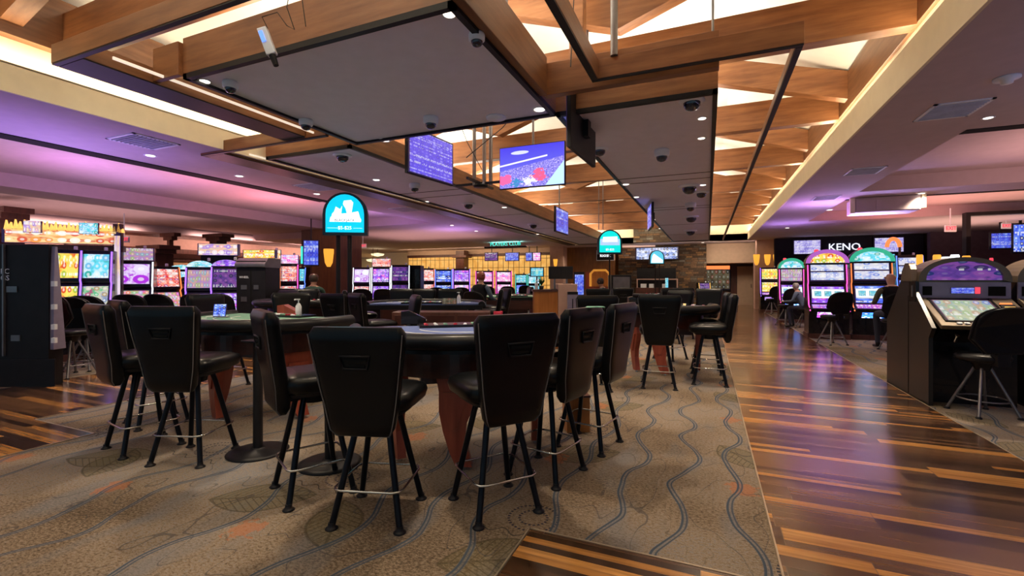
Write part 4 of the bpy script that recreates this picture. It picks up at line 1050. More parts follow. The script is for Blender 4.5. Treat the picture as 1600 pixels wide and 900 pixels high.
# long lettered topper over the left machines
x, y = W(97, 8.75); r = thing('bank_topper', 'long glowing topper with orange flames and letters over the far left machines', 'sign', (x, y, 2.10), YAW+.35)
MB().slab((0, .05, .17), 1.75, .26, .10).build('lit_band', S['topper'], r)
fl = MB(); rnd = random.Random(5)
for i in range(14):
    xx = -.85+i*.13; fl.yprism([(xx, .28), (xx+.12, .28), (xx+.10, .36+rnd.random()*.1), (xx+.06, .33), (xx+.03, .40+rnd.random()*.08)], 0, .05)
fl.build('flame', M['gold_led'], r)
MB().slab((-.42, -.02, .34), .26, .22, .05).build('white_picture', S['topper_pink'], r)
MB().slab((.42, -.02, .34), .30, .22, .05).build('green_picture', S['ocean'], r)
MB().b2((-.95, 0, -.10), (.95, .12, .02)).b2((.78, 0, -1.2), (.92, .10, .45)).build('support', M['dark_wood'], r)
MB().slab((.86, -.01, -.45), .10, 1.4, .02).build('side_strip', S['topper_pink'], r)
x, y = W(341, 10.2); r = thing('bank_topper', 'pink and orange lettered topper over the pair of round crowned machines', 'sign', (x, y, 2.0), YAW+.2)
MB().slab((0, .05, .12), .82, .26, .12).build('lit_band', S['topper_pink'], r); MB().b2((-.35, .0, -.3), (.35, .12, -.01)).build('support', M['black'], r)
x, y = W(405, 12.0); r = thing('bank_topper', 'yellow lettered topper above the red chute machines', 'sign', (x, y, 2.02), YAW)
MB().slab((0, .05, .10), .85, .22, .12).build('lit_band', S['yellow'], r); MB().b2((-.35, .0, -.35), (.35, .12, -.02)).build('support', M['dark_wood'], r)

# big black cabinet back at far left
x0, y0 = W(76, 6.2); r = thing('machine_cabinet_back', 'large matt black cabinet back at the left edge with pale stickers', 'cabinet', (x0, y0, 0), YAW)
MB().xprism([(0, 0), (0, .45), (0.0, 1.93), (.07, 1.93), (.20, .5), (.2, 0)], -1.35, 0).build('housing', M['black'], r, .015)
MB().b2((-1.3, -.02, .0), (.10, .0, .38)).build('plinth', M['black'], r, .006)
MB().b2((-.50, -.012, .62), (-.38, -.001, .70)).b2((-.56, -.012, 1.28), (-.42, -.001, 1.36)).build('sticker', M['greymetal'], r)
text_mb('EC', .10, .006).build('lettering', M['white'], r, loc=(-.585, -.006, 1.56)); text_mb('GS', .10, .006).build('lettering', M['white'], r, loc=(-.585, -.006, 1.47))
MB().b2((-.60, -.03, .42), (-.58, -.001, 1.93)).build('edge_strip', M['greymetal'], r)
MB().xprism([(.02, 1.4), (.04, 1.9), (.07, 1.9), (.19, .5), (.02, .5)], .001, .05).build('side_panel', M['purple_plate'], r, .004)
for z in (1.36, 1.05, .78, .60): MB().b2((.09, -.06, z), (.14, -.02, z+.07)).build('bracket', M['white'], r)

# dark cabinet backs in the middle distance
r = thing('machine_cabinet_back', 'black double cabinet back with labels, between the pink glass machine and red chutes', 'cabinet', (*W(392, 9.4), 0), YAW)
MB().b2((-.30, 0, 0), (.30, .6, 1.84)).build('housing', M['black'], r, .01); MB().xprism([(-.04, 1.70), (-.04, 1.78), (.1, 1.90), (.6, 1.90), (.6, 1.70)], -.31, .31).build('hood', M['greymetal'], r, .02)
MB().b2((-.005, -.012, .1), (.005, -.001, 1.65)).build('door_gap', M['slot'], r)
text_mb('WHEEL', .06, .004).build('lettering', M['white'], r, loc=(-.14, -.004, 1.50))
MB().b2((-.20, -.01, 1.25), (-.08, -.001, 1.34)).b2((.06, -.01, 1.25), (.16, -.001, 1.34)).b2((-.20, -.01, 1.0), (-.08, -.001, 1.1)).build('vent_plate', M['greymetal'], r)
r = thing('machine_cabinet_back', 'tall black cabinet back right of the three violet machines', 'cabinet', (*W(648, 15.0), 0), YAW)
MB().b2((-.19, 0, 0), (.19, .6, 1.92)).build('housing', M['black'], r, .01); MB().b2((-.15, -.01, .5), (.15, -.001, 1.8)).build('door', M['blackgloss'], r)

# bar-top keno machines on the right
def keno_unit(x0, y0, label, main=True):
    r = thing('keno_machine', label, 'slot machine', (x0, y0, 0), 0, 'low keno machines with arched tops')
    wd = .84
    body = [(.62, 0), (.10, 0), (.10, .80), (-.08, .90), (-.10, .93), (.50, 1.22), (.50, 1.40), (.62, 1.42)]
    MB().xprism([(1.30, 0), (.30, 0), (.30, .72), (.02, .86), (.02, .90), (.50, 1.20), (.50, 1.42), (.84, 1.42), (1.30, .92)], .03, wd-.03).build('cabinet', M['blackgloss'], r)
    n = 18
    o = [(wd/2+.43*math.cos(PI*k_/n), 1.42+.30*math.sin(PI*k_/n)**.8) for k_ in range(n+1)]
    i_ = [(wd/2+.355*math.cos(PI*k_/n), 1.445+.225*math.sin(PI*k_/n)**.8) for k_ in range(n+1)]
    MB().yprism(o, .52, .86, smooth=False).build('arched_hood', M['bronze'], r)
    MB().yprism(o+i_[::-1], .47, .52).build('hood_frame', M['bronze'], r)
    MB().yprism(i_, .505, .519, uvbox=(0, 1.42, wd, 1.7)).build('top_picture', S['dark'], r)
    fp = MB().b2((0, .48, 1.22), (wd, .50, 1.42)).build('front_plate', M['purple_plate'], r)
    MB().slab((wd*.48, .47, 1.32), .22, .07, .014).build('display', S['bluelist'], r)
    MB().b2((wd*.62, .465, 1.285), (wd*.67, .479, 1.36)).build('red_lamp', M['red_led'], fp)
    MB().b2((.03, .47, 1.26), (.12, .479, 1.37)).build('bill_slot', M['slot'], r); MB().b2((wd-.20, .47, 1.26), (wd-.05, .479, 1.37)).build('bill_slot', M['slot'], r)
    a = math.atan2(.29, .58)   # slope of the deck
    Rm = Matrix.Translation((wd/2, .20, 1.065)) @ Matrix.Rotation(a, 4, 'X')
    dk = MB().box((0, 0, 0), (wd, .66, .05), Rm).build('deck', M['bronze'], r, .008)
    q = MB(); vs = [(-.33, -.22, .027), (.20, -.22, .027), (.20, .27, .027), (-.33, .27, .027)]
    q.add(vs, [(0, 1, 2, 3)], Rm, uvs=[[(0, 0), (1, 0), (1, 1), (0, 1)]]); q.build('touch_screen', S['touch'], r)
    fr = MB().box((-.065, .285, .03), (.59, .02, .012), Rm).box((-.065, -.235, .03), (.59, .02, .012), Rm).box((-.345, .025, .03), (.02, .54, .012), Rm).box((.215, .025, .03), (.02, .54, .012), Rm)
    fr.build('screen_frame', M['blackgloss'], r)
    MB().box((.31, .10, .03), (.13, .10, .02), Rm).build('card_reader', M['black'], dk); MB().box((.31, .17, .034), (.10, .02, .02), Rm).build('red_lamp', M['orange_led'], dk)
    MB().box((.31, .08, .042), (.09, .012, .01), Rm).build('yellow_lamp', M['gold_led'], dk)
    bt = MB()
    for i in range(8): bt.box((-.25+.065*i, -.28, .032), (.045, .03, .012), Rm)
    bt.build('button', M['white'], dk)
    MB().cyl((.16, -.04, .83), (.16, .02, .76), .02).build('key_lock', M['chrome'], r)
    return r
keno_unit(2.40, 6.68, 'low keno machine with arched violet top at the end of the right row')
keno_unit(3.30, 6.68, 'low keno machine cut off by the right edge of the picture')
r = thing('end_panel', 'tall dark brown laminate end panel of the keno machine row', 'partition', (2.36, 6.7, 0), 0)
MB().xprism([(.03, 0), (.03, .78), (-.06, .90), (.42, 1.30), (.42, 1.43), (.86, 1.43), (1.36, .90), (1.36, 0)], -.02, .02).build('board', M['brown_wood'] if False else mat('dark_brown_laminate', (.010, .007, .006), .35, var=.25, scale=3), r, .006)
MB().b2((-.024, .60, .02), (-.019, .607, 1.25)).build('joint', M['slot'], r)
MB().b2((-.03, .36, 1.18), (-.02, .56, 1.43)).build('end_plate', M['blackgloss'], r); MB().b2((-.036, .44, 1.24), (-.03, .47, 1.38)).build('label_plate', M['greymetal'], r)
MB().xprism([(.50, 1.42), (.53, 1.58), (.60, 1.66), (.72, 1.66), (.82, 1.56), (.86, 1.42)], -.02, .04).build('end_cheek', M['bronze'], r, .02)
g = 'small lit toppers behind the keno machine row'
for i, (px, fwd, z, m, w_, h_, lab) in enumerate(((1437, 8.6, 1.72, 'sconce', .10, .20, 'yellow square lantern left behind the arched keno top'), (1464, 8.6, 1.74, 'sconce', .12, .18, 'yellow square lantern, second from left behind the keno top'),
    (1478, 8.4, 1.74, 'white_led', .13, .13, 'pale pink lit box behind the keno top'), (1492, 8.4, 1.74, 'white_led', .13, .17, 'lilac lit box right of the pale pink one'), (1510, 8.6, 1.76, 'sconce', .12, .14, 'yellow lantern right of the lilac box'), (1549, 8.0, 1.70, 'red_led', .05, .13, 'small pink red lamp between the two keno tops'))):
    x, y = W(px, fwd); r = thing('lantern', lab, 'lamp', (x, y, 0), YAW, g)
    MB().lathe([(w_*.38, z), (w_*.5, z+h_*.15), (w_*.5, z+h_*.85), (w_*.42, z+h_)], 10).build('shade', M[m], r)
    MB().b2((-.02, -.02, 0), (.02, .02, z)).build('stand', M['black'], r)

# ------------------------------------------------------------------ low slot stools
def stool_low():
    r = thing('slot_stool', 'x', 'stool')
    MB().lathe([(.0, .55), (.19, .55), (.215, .57), (.218, .60), (.19, .625), (.0, .635)], 24).build('seat', M['leather2'], r)
    n = 14
    o = []
    for k_ in range(n+1):
        t = PI*k_/n; o.append((.275*math.copysign(abs(math.cos(t))**.7, math.cos(t)), .92+.20*math.sin(t)**.8))
    o += [(-.285, .80), (-.17, .66), (.17, .66), (.285, .80)]
    b = MB(); 
    vs = []; fs = []
    def bend(x): return -.22+x*x*.9
    m = len(o)
    vs = [(x, bend(x)-.0-(z-.66)*.18, z) for x, z in o]+[(x*.96, bend(x)-.055-(z-.66)*.18, z) for x, z in o]
    b.add(vs, [tuple(range(m)), tuple(range(m, 2*m))[::-1]]+[(k_, m+k_, m+(k_+1) % m, (k_+1) % m) for k_ in range(m)])
    b.build('backrest', M['leather2'], r, .012)
    MB().tube([(x*1.0, bend(x)-.028-(z-.66)*.18, z) for x, z in o], .010, 6, True).build('back_rim', M['black'], r)
    MB().box((0, -.20, .60), (.12, .08, .14)).cyl((0, 0, .46), (0, 0, .55), .06, .10, 14).build('back_bracket', M['black'], r)
    for k_ in range(4):
        t = PI/4+k_*PI/2; c_, s_ = math.cos(t), math.sin(t)
        l = MB().tube([(c_*.05, s_*.05, .50), (c_*.27, s_*.27, .012)], .014, 8).build('leg', M['greymetal'], r)
        MB().lathe([(.026, 0), (.028, .01), (.014, .022)], 10, (c_*.27, s_*.27, 0)).build('foot_pad', M['black'], l)
    MB().tube([(.20*math.cos(2*PI*k_/20), .20*math.sin(2*PI*k_/20), .16) for k_ in range(20)], .008, 6, True).build('foot_ring', M['greymetal'], r)
    return r
LS = stool_low(); ls_first = True
def low_stool(px, fwd, face, label, s=1.0, group='low black stools at the gaming machines'):
    global ls_first
    x, y = W(px, fwd); rz = math.radians(face)-PI/2+YAW
    if ls_first: ls_first = False; LS.location = (x, y, 0); LS.rotation_euler = (0, 0, rz); LS.scale = (s, s, s); LS['label'] = label; LS['group'] = group; return
    dup(LS, (x, y, 0), rz, label, group, (s, s, s))
low_stool(1535, 4.95, 84, 'low black stool at the right edge in front of the keno machine', 1.04)
low_stool(1300, 10.3, 95, 'low black stool before the purple crowned machine', 1.05)
low_stool(1398, 9.3, 72, 'low black stool with the grey haired person on it', 1.05)
low_stool(1228, 14.6, 100, 'low black stool before the smaller green arched machine', 1.05)
low_stool(1206, 19.2, 100, 'low black stool before the violet edged yellow machine', 1.05)
low_stool(112, 6.9, 80, 'low stool with red lit back beside the large black cabinet back', 1.12)
low_stool(135, 7.4, 95, 'low stool behind the red lit one', 1.05)
low_stool(150, 8.0, 100, 'low stool at the turquoise screen machine', 1.05)
low_stool(215, 8.7, 100, 'low stool at the purple screen machine', 1.05)
low_stool(262, 8.9, 90, 'low stool with wide dark back behind the green table', 1.05)
low_stool(318, 9.0, 95, 'low stool at the white crowned machine', 1.05)
low_stool(352, 9.1, 95, 'low stool at the violet crowned machine', 1.05)
for i, (px, fwd, lab) in enumerate(((570, 13.6, 'low stool at the left of three violet machines'), (603, 13.6, 'low stool at the middle of three violet machines'), (634, 13.6, 'low stool at the right of three violet machines'),
    (684, 16.3, 'low stool at the blue curved machine'), (722, 16.3, 'low stool at the purple curved machine'), (762, 19, 'low stool at the left pink machine'), (793, 19, 'low stool at the right pink machine'), (820, 22, 'low stool at the teal machines'))):
    low_stool(px, fwd, 90, lab, 1.05)

# ------------------------------------------------------------------ keno wall and right side structures
struct('wall_keno', MB().b2((2.9, 24.6, 0), (8.4, 24.9, 3.37)), mat('black_navy_wall', (.012, .012, .028), .5))
x, y = W(1320, 24.6/.92*1.0)
kx = lambda px: (24.5*((px-800)/F*math.cos(YAW)-math.sin(YAW))/((px-800)/F*math.sin(YAW)+math.cos(YAW)))
kz = lambda px, py: H+(437-py)/F*24.5/((px-800)/F*math.sin(YAW)+math.cos(YAW))
t = tag(text_mb('KENO', .44, .05).build('keno_lettering', glow('keno_letters', (.85, .88, 1), 1.2), None, 0, (kx(1320), 24.57, kz(1320, 386))), 'white KENO lettering on the black wall above the right machines', 'sign')
def wall_screen(px0, py0, px1, py1, scr, label, yy=24.56):
    a, b_ = kx(px0), kx(px1); z0, z1 = kz((px0+px1)/2, py1), kz((px0+px1)/2, py0)
    r = thing('wall_television', label, 'television', ((a+b_)/2, yy, (z0+z1)/2))
    MB().box((0, 0, 0), (b_-a+.06, .06, z1-z0+.06)).build('housing', M['black'], r); MB().slab((0, -.035, 0), b_-a, z1-z0, .01).build('picture', scr, r)
wall_screen(1240, 375, 1283, 397, S['keno'], 'violet keno number board left of the KENO lettering')
wall_screen(1366, 371, 1413, 394, S['keno'], 'violet keno number board right of the KENO lettering, partly behind the red arch')
x, y = W(1396, 13.4); r = thing('neon_arch', 'red glowing arch topper on a thin post right of the green crowned machine', 'lamp', (x, y, 0), YAW)
zc = Zh(386, 13.4)
MB().tube([(.19*math.cos(PI*k_/12), 0, zc+.24*math.sin(PI*k_/12)) for k_ in range(13)], .055, 8).build('lit_arch', M['orange_led'], r)
MB().cyl((.2, .02, 0), (.2, .02, zc), .03).build('post', M['bronze'], r)
MB().slab((-.04, .1, 1.75), .30, .95, .04).build('teal_panel', S['teal'], r); MB().b2((-.19, .12, 0), (.11, .3, 2.25)).build('cabinet', M['black'], r)

# column with three amber sconces
x, y = W(1197, 22.5)
struct('wall_pier', MB().b2((x-.42, y-.2, 2.36), (x+.42, y+.6, ZS)).b2((x-.50, y-.26, 0), (x+.50, y+.66, 2.35)), [M['wallpink']])
def sconce(loc, label, rz=0, s=1):
    r = thing('wall_sconce', label, 'wall lamp', loc, rz, 'amber wall sconces')
    MB().lathe([(.04*s, -.22*s), (.09*s, -.12*s), (.12*s, .14*s), (.12*s, .22*s)], 14, (0, -.02, 0)).build('shade', M['sconce'], r)
    MB().b2((-.03, .05, -.1), (.03, .16, .1)).build('bracket', M['dark_wood'], r)
for px, lab in ((1182, 'amber sconce left on the column by the keno wall'), (1199, 'amber sconce in the middle of the column by the keno wall'), (1213, 'amber sconce right on the column by the keno wall')):
    sconce((*W(px, 21.8), Zh(406, 21.8)), lab, 0, 1.15)
# posters and doors under the beige bulkhead
struct('wall_posters', MB().b2((-.05, 29.0, 0), (3.6, 29.3, 2.35)), M['dark_wood'])
g = 'framed posters under the beige bulkhead'
for i, (px, lab) in enumerate(((1113, 'left framed poster with red top'), (1131, 'right framed poster with red top'))):
    a = (28.8*((px-800)/F*math.cos(YAW)-math.sin(YAW))/((px-800)/F*math.sin(YAW)+math.cos(YAW)))
    r = thing('poster', lab, 'poster', (a, 28.9, 1.55), 0, g); MB().b2((-.36, 0, -.75), (.36, .05, .75)).build('frame', M['black'], r); MB().slab((0, -.01, -.08), .62, 1.15, .01).build('picture', S['poster'], r)
    MB().slab((0, -.01, .60), .62, .2, .01).build('red_header', M['orange_led'], r)
r = thing('cream_door', 'cream door right of the posters', 'door', (1.95, 28.85, 0)); MB().b2((-.4, 0, 0), (.4, .1, 2.2)).build('leaf', M['beige'], r, .01); MB().cyl((.3, -.03, 1.0), (.3, -.03, 1.2), .02).build('handle', M['chrome'], r)

# glass office at right
ox0, ox1, oy = 7.0, 14.0, 17.5
struct('wall_office', MB().b2((8.4, 24.0, 0), (14, 24.3, 3.4)).b2((6.9, 17.4, 0), (14, 17.6, 1.1)), mat('violet_grey_wall', (.16, .11, .15), .8))
fm = MB()
struct('trim_8', MB().b2((6.9, 17.38, 1.1), (14, 17.62, 1.16)).b2((6.9, 17.38, 3.30), (14, 17.62, 3.4)).b2((6.9, 17.38, 1.1), (7.0, 17.62, 3.3)).b2((8.6, 17.38, 1.1), (8.7, 17.62, 3.3)).b2((10.3, 17.38, 1.1), (10.5, 17.62, 3.3)).b2((12.2, 17.38, 1.1), (12.3, 17.62, 3.3)), M['black'])
for i, (a, b_) in enumerate(((7.0, 8.6), (8.7, 10.3), (10.5, 12.2), (12.3, 14))):
    o = MB().b2((a, 17.49, 1.16), (b_, 17.51, 3.3)).build('window_%d' % (i+1), M['glass']); o['kind'] = 'structure'
def office_tv(px0, py0, px1, py1, fwd, scr, lab):
    x, y = W((px0+px1)/2, fwd); wd = (px1-px0)/F*fwd*1.05; hg = (py1-py0)/F*fwd
    r = thing('wall_television', lab, 'television', (x, y, Zh((py0+py1)/2, fwd)), 0); MB().box((0, .03, 0), (wd+.06, .05, hg+.06)).build('housing', M['black'], r); MB().slab((0, 0, 0), wd, hg, .01).build('picture', scr, r)
    MB().b2((-.03, .05, 0), (.03, .1, ZS-Zh((py0+py1)/2, fwd))).build('drop_rod', M['black'], r)
office_tv(1553, 364, 1577, 388, 15.5, S['bluelist'], 'blue television behind the glass office front at right')
office_tv(1587, 350, 1606, 394, 15.0, S['bluev'], 'tall blue screen at the right edge behind glass')
def exit_sign(px, py, fwd, lab):
    x, y = W(px, fwd); z = Zh(py, fwd); r = thing('exit_sign', lab, 'sign', (x, y, z), YAW, 'small red exit signs')
    MB().box((0, 0, 0), (.30, .04, .18)).build('case', M['white'], r); text_mb('EXIT', .14, .01).build('lettering', M['red_led'], r, loc=(0, -.025, 0))
    MB().b2((-.01, -.01, .09), (.01, .01, ZS-z)).build('stem', M['white'], r)
exit_sign(194, 374, 13.5, 'red exit sign on the far left ceiling'); exit_sign(1485, 357, 12.5, 'red exit sign left of the glass office'); exit_sign(567, 384, 20, 'red exit sign before the yellow alcove'); exit_sign(1572, 353, 15, 'red exit sign inside the glass office')

# ------------------------------------------------------------------ far side: oak wall, lattice, column, alcove
def Yw(px, Y):   # x on the plane at world y
    u = (px-800)/F; return Y*(u*math.cos(YAW)-math.sin(YAW))/(u*math.sin(YAW)+math.cos(YAW))
def Zw(px, py, Y): return H+(437-py)/F*Y/((px-800)/F*math.sin(YAW)+math.cos(YAW))
YL = 26.4
xa, xb = Yw(638, YL), Yw(868, YL)
struct('wall_lattice', MB().b2((xa, YL, .9), (xb, YL+.1, Zw(700, 401, YL))), M['shoji'])
struct('wall_over_lattice', MB().b2((xa, YL-.05, Zw(700, 401, YL)), (xb, YL+.3, 3.4)).b2((xa, YL, 0), (xb, YL+.3, .9)), M['beige'])
struct('trim_9', MB().b2((xa, YL-.12, Zw(700, 402, YL)), (xb, YL-.05, Zw(700, 398, YL))), M['dark_wood'])
xc = Yw(722, YL-.6); struct('wall_column_mid', MB().b2((xc-.30, YL-.9, 0), (xc+.30, YL-.3, 3.3)).b2((xc-.5, YL-1.0, 2.85), (xc+.5, YL-.2, 3.0)), M['dark_wood'])
x1 = Yw(868, YL-.4); struct('wall_column_pink', MB().b2((x1-.15, YL-1.0, 0), (x1+.65, YL-.2, 3.4)), M['wallpink'])
struct('wall_oak', MB().b2((Yw(882, 27), 27.0, 0), (Yw(960, 27), 27.3, 3.4)), M['brown_wood'])
g = 'small televisions over the amber lattice'
for px0, px1, scr, lab in ((757, 778, S['dark'], 'dim small television over the lattice, left'), (789, 811, S['bluelist'], 'blue small television over the lattice, middle'), (821, 832, S['bluelist'], 'narrow blue television over the lattice'), (832, 845, S['pinkv'], 'pale lilac television over the lattice, right')):
    a, b_ = Yw(px0, 25.0), Yw(px1, 25.0); zc = Zw((px0+px1)/2, 401, 25.0); r = thing('wall_television', lab, 'television', ((a+b_)/2, 25.0, zc), 0, g)
    MB().box((0, .04, 0), (b_-a, .06, .52)).build('housing', M['black'], r); MB().slab((0, 0, 0), b_-a-.05, .47, .01).build('picture', scr, r); MB().b2((-.02, .05, .2), (.02, .09, ZS-zc)).build('drop_rod', M['black'], r)
# teal lit sign shelf hanging from the ceiling
a, b_ = Yw(758, 21.5), Yw(822, 21.5); z = Zw(790, 386, 21.5); r = thing('hanging_sign', 'long dark ledge with pale teal letters hung before the lattice', 'sign', ((a+b_)/2, 21.5, z))
MB().b2((-(b_-a)/2, -.1, -.05), ((b_-a)/2, .1, .03)).build('ledge', M['black'], r); text_mb('PLAYERS CLUB', .26, .03).build('lettering', M['teal_led'], r, loc=(0, 0, .15))
MB().b2((-.8, -.01, .03), (-.78, .01, ZS-z)).b2((.78, -.01, .03), (.80, .01, ZS-z)).build('hanger', M['black'], r)
area('teal_wash', ((a+b_)/2, 21.7, z+.12), (1.8, .1), 10, (.35, 1, .85), UP)
# kiosk sign, blue list, desk group
a = Yw(946, 26.9); r = thing('framed_sign', 'black framed sign with white lettering on the oak wall', 'sign', (a, 26.9, Zw(946, 399, 26.9)))
MB().box((0, 0, 0), (1.05, .06, .62)).build('frame', M['white'], r); MB().box((0, -.035, 0), (.98, .02, .55)).build('board', M['black'], r); text_mb('kiosk', .30, .02).build('lettering', M['white_led'], r, loc=(0, -.05, 0))
r = thing('led_display', 'long blue and white lettered display board on the stone wall', 'sign', (Yw(1026, 26.79), 26.79, Zw(1026, 396, 26.79)))
MB().box((0, .05, 0), (2.35, .1, .72)).build('housing', M['black'], r); MB().slab((0, -.01, 0), 2.3, .66, .01).build('lit_board', S['ledwall'], r)
struct('door_1', MB().b2((Yw(918, 26.9)-.1, 26.88, 0), (Yw(952, 26.9), 26.98, 1.9)), M['redleg'])
r = thing('display_niche', 'amber lit niche with round frame on the oak wall', 'niche', (Yw(937, 26.8), 26.8, 1.55))
MB().tube([(-.55, 0, -.5), (-.55, 0, .25), (-.35, 0, .45), (.35, 0, .45), (.55, 0, .25), (.55, 0, -.5)], .07, 8).build('lit_frame', glow('niche_glow', (1, .42, .06), .45), r); MB().b2((-.5, .02, -.5), (.5, .06, .4)).build('back_board', M['orange_wood'], r)
sconce((Yw(868, 24.8), 24.8, Zw(868, 411, 24.8)), 'round amber sconce right of the lattice', 0, 1.0)

struct('doorway_dark', MB().b2((Yw(995, 26.8), 26.84, 0), (Yw(1056, 26.8), 26.9, 2.1)), M['black'])  # flat black slab that paints the dark inside of the doorway
r = thing('back_bar', 'low dark back bar with pale boxes in the stone wall opening', 'shelf', (Yw(1026, 26.5), 26.5, 0))
MB().b2((-1.1, -.2, 0), (1.1, .2, 1.0)).build('counter', M['dark_wood'], r); MB().b2((-1.1, .1, 1.45), (1.1, .2, 1.5)).b2((-1.1, .12, 1.0), (-1.04, .2, 1.5)).b2((1.04, .12, 1.0), (1.1, .2, 1.5)).build('shelf_board', M['wallpink'], r)
for bx_, bw_ in ((-.85, .3), (-.4, .25), (.3, .2)): MB().b2((bx_, -.1, 1.0), (bx_+bw_, .1, 1.22)).build('box', M['white'], r)
MB().slab((.55, -.21, 1.28), .16, .55, .02).build('lit_strip', S['teal'], r)
r = thing('machine_cabinet_back', 'tall grey black machine back before the stone wall, right of the amber niche', 'cabinet', (*W(971, 16.5), 0), YAW)
MB().b2((-.36, 0, 0), (.36, .6, 1.62)).build('housing', M['black'], r, .01); MB().b2((-.30, -.012, 1.15), (.30, -.001, 1.55)).build('vent_plate', M['greymetal'], r)
x, y = W(868, 9.6); r = thing('host_desk', 'orange maple desk with a taller end panel right of centre', 'desk', (x, y, 0), YAW)
MB().b2((-.45, 0, 0), (.05, .6, 1.20)).build('cabinet', M['orange_wood'], r, .008); MB().b2((.05, -.05, 0), (.45, .65, 1.36)).build('end_panel', M['wallpink'], r, .008)
MB().b2((-.48, -.03, 1.20), (.05, .63, 1.24)).build('worktop', M['dark_wood'], r)
o = MB().b2((.24, -.075, .75), (.46, -.055, 1.20)).build('notice', M['purple_plate'], r)
MB().b2((.24, -.078, 1.14), (.46, -.0755, 1.20)).b2((.34, -.078, .82), (.36, -.0755, 1.05)).build('print', M['black'], o)
g = 'black monitor backs on the desk'
for dx, lab in ((-.08, 'left black monitor back on the orange desk'), (.17, 'right black monitor back on the orange desk')):
    x2, y2 = x+dx*math.cos(YAW)*1.05, y+dx*math.sin(YAW)+.22; r = thing('monitor', lab, 'monitor', (x2, y2, 1.24 if dx < 0 else 1.36), YAW, g)
    MB().box((0, .03, .36 if dx < 0 else .24), (.26, .04, .27)).build('housing', M['black'], r, .006); MB().b2((-.02, .02, .0), (.02, .06, .28 if dx < 0 else .15)).build('stand', M['greymetal'], r); MB().b2((-.08, -.04, 0), (.08, .12, .01)).build('base', M['black'], r)
r = thing('potted_plant', 'small dark green plant on the orange desk', 'plant', (*W(846, 9.75), 1.24), 0)
MB().lathe([(.04, 0), (.055, .08), (.05, .08)], 12).build('pot', M['black'], r)
lf = MB()
for i in range(14):
    t = i*2.4; c_, s_ = math.cos(t), math.sin(t); lf.add([(0, 0, .08), (c_*.05-s_*.015, s_*.05+c_*.015, .17), (c_*.09, s_*.09, .20+.05*(i % 3)), (c_*.05+s_*.015, s_*.05-c_*.015, .16)], [(0, 1, 2, 3)])
lf.build('leaves', mat('leaf_green', (.03, .12, .03), .5), r)
r = thing('information_display', 'blue lit upright list display right of the orange desk', 'display', (*W(905, 12), 0), YAW)
MB().slab((0, 0, 1.32), .24, .55, .03).build('screen', S['bluelist'], r); MB().b2((-.14, .016, .0), (.14, .06, 1.65)).build('cabinet', M['black'], r)
r = thing('wall_monitor', 'grey framed monitor in front of the lattice', 'monitor', (*W(839, 20), Zh(425, 20)), YAW)
MB().box((0, .03, 0), (.62, .05, .42)).build('housing', M['black'], r); MB().slab((0, 0, 0), .55, .36, .01).build('picture', S['teal'], r); MB().b2((-.03, .05, -1.7), (.03, .1, 0)).build('stand', M['black'], r)

# brown column with sconce left of the cyan sign, hanging upright panel
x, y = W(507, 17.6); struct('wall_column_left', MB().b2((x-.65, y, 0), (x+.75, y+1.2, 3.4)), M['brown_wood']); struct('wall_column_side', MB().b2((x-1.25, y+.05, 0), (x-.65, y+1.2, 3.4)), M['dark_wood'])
sconce((*W(514, 17.0), Zh(403, 17.0)), 'amber sconce on the brown column left of the cyan sign', YAW, 1.5)
x, y = W(486, 14.6); r = thing('hanging_display', 'upright blue lettered display hanging before the brown column', 'display', (x, y, Zh(395, 14.6)), YAW+.35)
MB().box((0, .04, 0), (.48, .07, .84)).build('housing', M['black'], r, .005); MB().slab((0, 0, 0), .44, .80, .01).build('picture', S['bluelist'], r)
MB().b2((-.3, .0, -.35), (-.24, .1, .2)).build('green_edge_lamp', M['teal_led'], r); MB().cyl((0, .04, .42), (0, .04, ZS-Zh(395, 14.6)), .02).build('drop_rod', M['black'], r)
# alcove with warm light between column and lattice
xa, xb = Yw(540, 27.5), Yw(640, 27.5)
struct('wall_alcove', MB().b2((xa-6, 33.0, 0), (xb+1, 33.2, 3.4)).b2((xb, 27.5, 0), (xb+.3, 33, 3.4)).b2((Yw(592, 27.5), 27.2, 2.3), (xb+.3, 27.5, 3.4)), M['cream'])
area('alcove_light', ((xa+xb)/2-1, 30.5, 3.3), (3, 2), 330, (1, .72, .32), (0, 0, 0))
g = 'round alcove lamps'
for px, py, fwd, lab in ((590, 398, 29, 'pale round lamp in the yellow alcove, upper'), (583, 407, 28.5, 'pale round lamp in the yellow alcove, lower')):
    z = Zh(py, fwd); r = thing('alcove_lamp', lab, 'lamp', (*W(px, fwd), z), 0, g); MB().lathe([(0, -.12), (.35, -.05), (.42, .05), (0, .12)], 16).build('shade', glow('alcove_shade', (1, .86, .5), 1.3), r); MB().cyl((0, 0, .1), (0, 0, ZS-z), .015).build('rod', M['black'], r)
